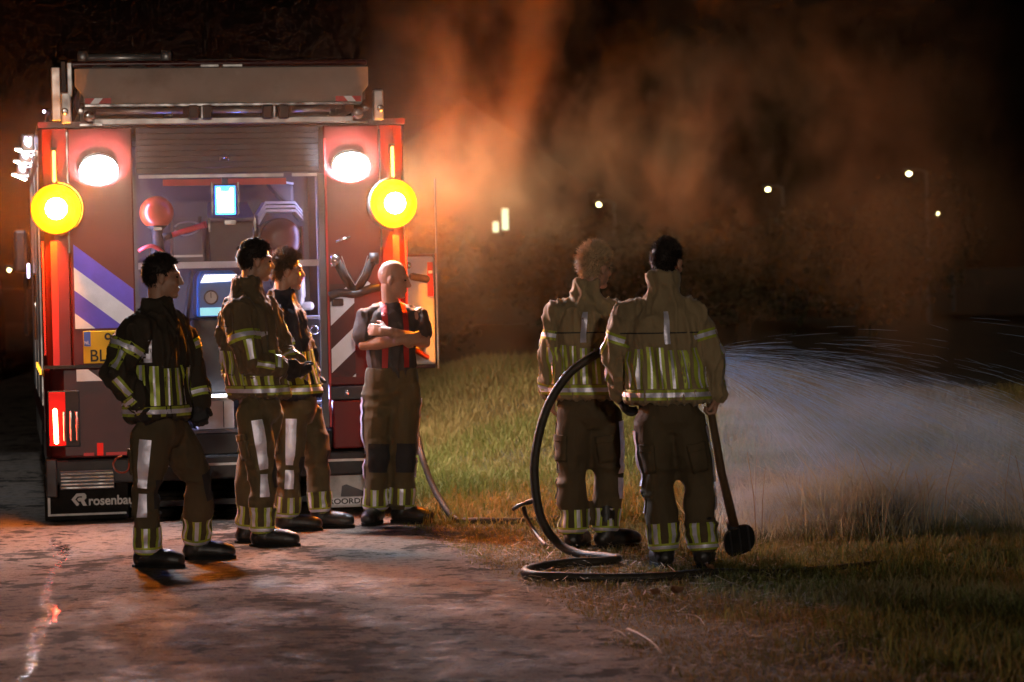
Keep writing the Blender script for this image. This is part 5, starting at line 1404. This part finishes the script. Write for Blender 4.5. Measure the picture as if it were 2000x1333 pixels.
person('tall firefighter in a tan coat, second from the left, facing right before the locker', (-1.57, 17.33, 0.004),
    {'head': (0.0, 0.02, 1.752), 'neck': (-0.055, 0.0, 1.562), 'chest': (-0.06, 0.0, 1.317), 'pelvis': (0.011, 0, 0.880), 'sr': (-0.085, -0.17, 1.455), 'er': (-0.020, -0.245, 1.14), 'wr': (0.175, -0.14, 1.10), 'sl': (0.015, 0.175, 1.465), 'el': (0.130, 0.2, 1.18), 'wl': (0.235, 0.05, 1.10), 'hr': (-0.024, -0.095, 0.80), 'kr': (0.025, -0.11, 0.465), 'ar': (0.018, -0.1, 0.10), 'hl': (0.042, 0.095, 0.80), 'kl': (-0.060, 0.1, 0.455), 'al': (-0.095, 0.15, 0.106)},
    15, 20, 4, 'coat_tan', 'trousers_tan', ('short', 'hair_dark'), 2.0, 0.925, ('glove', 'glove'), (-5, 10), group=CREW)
person('firefighter in a navy jacket half hidden behind the tall one, facing right', (-1.36, 18.36, 0.004),
    {'head': (-0.100, 0.02, 1.692), 'neck': (-0.142, 0.0, 1.500), 'chest': (-0.133, 0.0, 1.256), 'pelvis': (-0.057, 0, 0.825), 'sr': (-0.165, -0.165, 1.39), 'er': (-0.105, -0.2, 1.083), 'wr': (0.005, -0.1, 0.99), 'sl': (-0.100, 0.175, 1.40), 'el': (-0.016, 0.22, 1.137), 'wl': (0.035, 0.12, 1.0), 'hr': (-0.091, -0.09, 0.75), 'kr': (-0.104, -0.12, 0.42), 'ar': (-0.125, -0.1, 0.10), 'hl': (-0.011, 0.09, 0.75), 'kl': (0.065, 0.12, 0.43), 'al': (0.076, 0.1, 0.115)},
    8, 12, 2, 'coat_navy', 'trousers_tan', ('mid', 'hair_brown'), 3.0, 0.885, ('glove', 'glove'), (0, -8), collar=0.075, group=CREW)
person('bald man in a grey t-shirt and red braces standing with crossed arms', (-0.84, 18.73, 0.004),
    {'head': (0.062, -0.02, 1.622), 'neck': (0.045, 0.0, 1.455), 'chest': (0.043, 0.0, 1.25), 'pelvis': (0.037, 0, 0.94), 'sr': (-0.130, 0.0, 1.385), 'er': (-0.140, -0.09, 1.195), 'wr': (0.115, -0.215, 1.225), 'sl': (0.215, 0.02, 1.385), 'el': (0.262, -0.07, 1.205), 'wl': (0.020, -0.245, 1.285), 'hr': (-0.050, 0, 0.86), 'kr': (-0.077, -0.05, 0.445), 'ar': (-0.091, 0, 0.102), 'hl': (0.118, 0, 0.86), 'kl': (0.106, -0.03, 0.441), 'al': (0.085, 0, 0.098)},
    -76, -8, 8, 'shirt_grey', 'trousers_tan', None, 4.0, 0.9, ('skin', 'skin'), (-105, -22), shirt=True, hip_w=1.02,
    hand_dirs={'r': ((1, 0.35, 0.12), (0, 1, 0.2), 0.35), 'l': ((-1, 0.25, 0.12), (0, 1, -0.1), 0.4)}, group=CREW)
HOSECREW = 'hose crew on the verge seen from behind'
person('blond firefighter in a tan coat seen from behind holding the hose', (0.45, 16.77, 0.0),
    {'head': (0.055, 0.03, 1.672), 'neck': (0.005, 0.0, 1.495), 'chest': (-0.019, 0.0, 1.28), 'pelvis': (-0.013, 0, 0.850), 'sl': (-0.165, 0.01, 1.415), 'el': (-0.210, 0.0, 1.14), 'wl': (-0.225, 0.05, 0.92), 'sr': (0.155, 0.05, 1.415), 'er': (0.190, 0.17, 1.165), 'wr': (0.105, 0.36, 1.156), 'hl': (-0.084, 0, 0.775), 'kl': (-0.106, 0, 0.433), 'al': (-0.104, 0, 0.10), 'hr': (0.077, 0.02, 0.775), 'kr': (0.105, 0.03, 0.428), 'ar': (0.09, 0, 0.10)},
    66, 42, 5, 'coat_tan_lit', 'trousers_dark', ('curly', 'hair_blond'), 5.0, 0.915, ('skin', 'skin'), (25, 70), collar=0.115, silver_at=(-160,), group=HOSECREW,
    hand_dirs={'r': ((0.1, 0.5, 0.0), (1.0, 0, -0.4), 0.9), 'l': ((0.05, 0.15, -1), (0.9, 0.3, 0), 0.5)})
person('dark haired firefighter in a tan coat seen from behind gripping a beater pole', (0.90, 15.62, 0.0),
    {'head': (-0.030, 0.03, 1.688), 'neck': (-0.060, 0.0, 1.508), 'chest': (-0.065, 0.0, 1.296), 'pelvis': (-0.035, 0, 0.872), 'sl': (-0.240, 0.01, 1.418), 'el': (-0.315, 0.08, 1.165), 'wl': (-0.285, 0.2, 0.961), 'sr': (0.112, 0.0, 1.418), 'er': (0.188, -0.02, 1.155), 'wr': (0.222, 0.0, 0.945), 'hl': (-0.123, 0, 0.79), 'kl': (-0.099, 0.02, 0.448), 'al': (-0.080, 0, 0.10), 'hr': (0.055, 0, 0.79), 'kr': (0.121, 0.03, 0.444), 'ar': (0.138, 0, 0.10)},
    80, 62, 4, 'coat_tan_lit', 'trousers_dark', ('short', 'hair_dark'), 6.0, 0.925, ('skin', 'glove'), (80, 100), collar=0.135, silver_at=(-164,), group=HOSECREW, belly=1.04,
    hand_dirs={'r': ((-0.12, 0.0, -1.0), (-1, -0.1, 0.0), 1.05)})
# ------------------------------------------------------------------ hose, tools
def on_ground(x, y, r): return (x, y, float(ground_z(np.array([x]), np.array([y]))[0])+r+0.004)
hz_ = 0.026
hose = empty('fire_hose', (0, 0, 0))
path = [(0.86, 17.24, 1.13), (0.70, 17.20, 1.14), (0.58, 17.15, 1.14), (0.70, 16.93, 1.16), (0.70, 16.66, 1.20), (0.57, 16.50, 1.20), (0.45, 16.46, 1.145), (0.32, 16.44, 1.05), (0.20, 16.42, 0.87), (0.13, 16.40, 0.64), (0.115, 16.40, 0.44), (0.15, 16.36, 0.22), (0.24, 16.29, 0.085)]
path += [on_ground(x, y, hz_) for x, y in ((0.36, 16.16), (0.51, 15.96), (0.57, 15.83), (0.45, 15.73), (0.26, 15.66), (0.12, 15.50), (0.045, 15.27), (0.10, 15.06), (0.26, 14.97), (0.52, 14.92), (0.80, 14.98), (1.05, 15.12), (1.45, 15.20), (2.1, 15.35), (3.2, 15.9))]
p = bez(path, 8)
MB().tube(p, hz_, 14).build('hose_line', MATS['hose'], hose, True)
MB().lathe([(0.02, 0.0), (0.034, 0.0), (0.036, 0.05), (0.028, 0.07), (0.026, 0.14), (0.034, 0.17), (0.036, 0.21), (0.02, 0.215)], (0, 0, 0), 'X', 18).build('nozzle', MATS['dark_panel'], hose, True, loc=(0.84, 17.235, 1.13), rot=(0, rad(-4), rad(8)))
MB().limb([(0.88, 17.24, 1.11), (0.87, 17.24, 1.02)], [0.017, 0.015], 10).build('grip', MATS['rubber'], hose, True)
tag(hose, 'dark fire hose looping from the ground up behind the blond firefighter', 'hose')
hose2 = empty('fire_hose', (0, 0, 0))
p = bez([(-0.72, 19.75, 0.66), (-0.67, 19.30, 0.58), (-0.63, 19.05, 0.44), (-0.57, 18.95, 0.27), (-0.50, 18.85, 0.14), on_ground(-0.40, 18.72, 0.022), on_ground(-0.22, 18.62, 0.022), on_ground(0.2, 18.75, 0.022), on_ground(0.9, 19.4, 0.022), on_ground(1.6, 19.6, 0.022)], 8)
MB().tube(p, 0.022, 12).build('hose_line', MATS['hose'], hose2, True)
tag(hose2, 'dark hose running from the engine past the bald man into the grass', 'hose')
tool = empty('bent_tool', (0.10, 17.05, 0.0))
MB().tube(bez([(0.08, -0.25, 0.02), (0.03, -0.05, 0.06), (-0.03, 0.1, 0.15), (-0.05, 0.15, 0.22)], 6), 0.014, 8).build('shaft', MATS['dark_panel'], tool, True)
MB().tube(bez([(-0.12, 0.15, 0.205), (-0.07, 0.15, 0.235), (0.0, 0.16, 0.255), (0.03, 0.16, 0.275)], 5), [0.012]*8+[0.016]*8, 8).build('flared_end', MATS['dark_panel'], tool, True)
tag(tool, 'dark bent tool with a cross head lying in the grass left of the standing hose', 'tool')
bt = empty('fire_beater', (0, 0, 0))
MB().tube([(1.075, 15.585, 1.02), (1.10, 15.62, 0.84), (1.155, 15.73, 0.52), (1.235, 15.88, 0.19)], [0.019, 0.021, 0.024, 0.027], 12).build('pole', MATS['wood'], bt, True)
out_ = []
for k in range(26):
    t = 2*math.pi*k/26; c_, s_ = math.cos(t), math.sin(t)
    out_.append((0.094*math.copysign(abs(c_)**0.72, c_), 0.092*math.copysign(abs(s_)**0.72, s_)))
md = MB().prism(out_, -0.010, 0.010).build('beater_blade', MATS['rubber'], bt, False, 0.004, loc=(1.262, 15.91, 0.115), rot=(rad(22), rad(-14), rad(16)))
for x_ in (-0.055, 0.0, 0.055): MB().bb(x_-0.006, x_+0.006, -0.016, -0.011, -0.085, 0.085).build('rib', MATS['dark_panel'], md, False, 0.002)
MB().lathe([(0.026, 0.0), (0.034, 0.0), (0.034, 0.07), (0.028, 0.075)], (0, 0, 0), 'Z', 12).build('socket', MATS['dark_panel'], bt, True, loc=(1.232, 15.875, 0.175), rot=(rad(-25), rad(-14), 0))
tag(bt, 'long handled beater with a rounded rubber blade held by the rightmost firefighter', 'fire beater')
loop_ = MB().tube(bez([(-2.23, 16.0, 0.66), (-2.265, 15.99, 0.645), (-2.28, 15.98, 0.61), (-2.26, 15.98, 0.575), (-2.225, 15.99, 0.565), (-2.20, 16.0, 0.58), (-2.19, 16.0, 0.62)], 5), 0.006, 6).build('cord_loop', MATS['orange_shell'], None, True)
tag(loop_, 'red orange cord loop hanging at the thigh pocket of the leftmost firefighter', 'cord')

# ------------------------------------------------------------------ smoke and water spray (volumes)
class VN:
    def __init__(self, name, col, aniso):
        self.m = bpy.data.materials.new(name); self.m.use_nodes = True
        self.N = self.m.node_tree.nodes; self.L = self.m.node_tree.links; self.N.clear()
        self.out = self.N.new('ShaderNodeOutputMaterial'); self.v = self.N.new('ShaderNodeVolumePrincipled')
        self.v.inputs['Color'].default_value = (*col, 1); self.v.inputs['Anisotropy'].default_value = aniso
        self.L.new(self.v.outputs[0], self.out.inputs['Volume'])
        tc = self.N.new('ShaderNodeTexCoord'); self.p = tc.outputs['Object']
        s = self.N.new('ShaderNodeSeparateXYZ'); self.L.new(self.p, s.inputs[0]); self.x, self.y, self.z = s.outputs
    def _in(self, sock, v):
        if isinstance(v, (int, float)): sock.default_value = v
        else: self.L.new(v, sock)
    def op(self, o, a, b=0.0, c=None):
        n = self.N.new('ShaderNodeMath'); n.operation = o; self._in(n.inputs[0], a); self._in(n.inputs[1], b)
        if c is not None: self._in(n.inputs[2], c)
        return n.outputs[0]
    def mul(self, *a):
        r = a[0]
        for q in a[1:]: r = self.op('MULTIPLY', r, q)
        return r
    def add(self, a, b): return self.op('ADD', a, b)
    def sub(self, a, b): return self.op('SUBTRACT', a, b)
    def step(self, v, a, b, c=0.0, d=1.0):
        n = self.N.new('ShaderNodeMapRange'); n.interpolation_type = 'SMOOTHSTEP'
        self._in(n.inputs[0], v); n.inputs[1].default_value = a; n.inputs[2].default_value = b; n.inputs[3].default_value = c; n.inputs[4].default_value = d
        return n.outputs[0]
    def gauss(self, v, w):
        q = self.op('DIVIDE', v, w); q = self.mul(q, q); return self.op('EXPONENT', self.mul(q, -1.0))
    def noise(self, scale, detail, stretch=(1, 1, 1), dist=0.0, rough=0.55, loc=(0, 0, 0)):
        mp = self.N.new('ShaderNodeMapping'); mp.inputs['Scale'].default_value = stretch; mp.inputs['Location'].default_value = loc
        self.L.new(self.p, mp.inputs['Vector'])
        n = self.N.new('ShaderNodeTexNoise'); n.inputs['Scale'].default_value = scale; n.inputs['Detail'].default_value = detail
        n.inputs['Distortion'].default_value = dist; n.inputs['Roughness'].default_value = rough
        self.L.new(mp.outputs[0], n.inputs['Vector']); return n.outputs['Fac']
    def done(self, dens, name, box, label, cat):
        self._in(self.v.inputs['Density'], dens)
        o = MB().bb(*box).build(name, self.m); tag(o, label, cat, None, 'stuff'); return o

S = VN('smoke', (0.70, 0.42, 0.25), 0.1)
n1 = S.noise(0.9, 4, (1, 1, 0.8), 0.0, 0.6)
n2 = S.noise(2.6, 3, (1, 1, 0.75), 0.7, 0.55, (3, 1, 7))
c1 = S.sub(n1, 0.5); c2 = S.sub(n2, 0.5)
billow = S.mul(S.step(S.add(n1, S.mul(c2, 0.45)), 0.47, 0.68), S.step(n2, 0.3, 0.7, 0.25, 1.0))
fadeX = S.mul(S.step(S.x, -1.3, 0.7), S.step(S.x, 0.0, 4.2, 1.0, 0.0))
fadeY = S.mul(S.step(S.y, 18.7, 19.6), S.step(S.y, 21.6, 23.6, 1.0, 0.0))
low = S.step(S.z, 1.5, 2.7, 0.07, 1.0)
plume = S.mul(billow, fadeX, fadeY, low, 0.95)
near = S.mul(S.gauss(S.add(S.x, 0.35), 0.75), S.gauss(S.sub(S.z, 2.35), 0.75), S.gauss(S.sub(S.y, 20.2), 0.6), S.step(n2, 0.3, 0.7, 0.15, 1.0), 0.07)
cen = S.add(S.add(S.mul(S.sub(S.z, 2.3), 0.22), -0.02), S.add(S.mul(c2, 0.45), S.mul(c1, 0.4)))
col_ = S.mul(S.gauss(S.sub(S.x, cen), 0.13), S.gauss(S.sub(S.y, 20.2), 0.5), S.step(S.z, 1.9, 2.7), 0.55)
veil = S.mul(S.step(S.x, -4.8, -3.5), S.step(S.x, -0.2, 1.2, 1.0, 0.0), S.step(S.y, 18.0, 18.7), S.step(S.y, 19.3, 20.5, 1.0, 0.1), S.step(S.z, 0.9, 2.0), S.step(S.z, 2.5, 3.1, 1.0, 0.3), S.add(0.8, S.mul(c1, 1.0)), 0.030)
drift = S.mul(S.gauss(S.sub(S.x, 3.0), 1.3), S.gauss(S.sub(S.z, 1.6), 0.7), S.gauss(S.sub(S.y, 20.0), 1.0), S.step(n1, 0.46, 0.64), 0.16)
dens = S.add(S.add(S.add(plume, near), col_), S.add(veil, drift))
S.done(dens, 'smoke', (-5.4, 5.6, 17.5, 24.0, 0.4, 4.6), 'orange lit smoke drifting up behind and beside the fire engine', 'smoke')

W = VN('spray', (0.50, 0.70, 1.0), 0.0)  # white mist tinted blue in its colour, offsetting the amber lamp light
# top of the fan falls away from the nozzle
dx = W.sub(W.x, 0.98)
st = W.noise(2.0, 5, (0.9, 1.2, 1.9), 0.0, 0.65)
top = W.add(W.sub(1.10, W.mul(W.mul(dx, dx), 0.080)), W.mul(W.mul(W.sub(st, 0.5), dx), 0.42))
edge = W.step(W.sub(top, W.z), -0.06, 0.26)
cy_ = W.add(17.25, W.mul(dx, 0.18)); wid = W.add(0.22, W.mul(dx, 0.34))
lat = W.gauss(W.sub(W.y, cy_), wid)
startx = W.step(dx, -0.02, 0.35)
fade = W.step(dx, 0.5, 3.6, 1.0, 0.10)
st2 = W.noise(8.0, 3, (0.5, 1, 1.9), 0.0, 0.6, (3, 3, 3))
tex = W.mul(W.step(st, 0.34, 0.68, 0.12, 1.5), W.step(st2, 0.3, 0.7, 0.35, 1.5))
lowf = W.step(W.z, 0.0, 0.35, 0.45, 1.0)
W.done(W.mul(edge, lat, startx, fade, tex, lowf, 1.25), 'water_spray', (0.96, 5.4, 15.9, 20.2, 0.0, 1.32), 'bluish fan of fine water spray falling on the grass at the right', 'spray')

# threads and drops of water thrown from the nozzle
rng = np.random.default_rng(5)
mb = MB()
for k in range(3400):
    az = rng.normal(0.17, 0.20); v = rng.uniform(2.6, 7.5); el = rng.normal(-0.10, 0.14)
    t0 = rng.uniform(0.03, 0.46)
    dt_ = rng.uniform(0.015, 0.05)
    pts_ = []
    for t in (t0, t0+dt_*0.5, t0+dt_):
        q = Vector((1.03+v*math.cos(el)*math.cos(az)*t, 17.26+v*math.cos(el)*math.sin(az)*t, 1.12+v*math.sin(el)*t-4.9*t*t))
        pts_.append(q)
    if pts_[-1].z < 0.06: continue
    r_ = rng.uniform(0.0005, 0.0011)
    mb.tube(pts_, [r_*0.4, r_, r_*0.5], 3, False)
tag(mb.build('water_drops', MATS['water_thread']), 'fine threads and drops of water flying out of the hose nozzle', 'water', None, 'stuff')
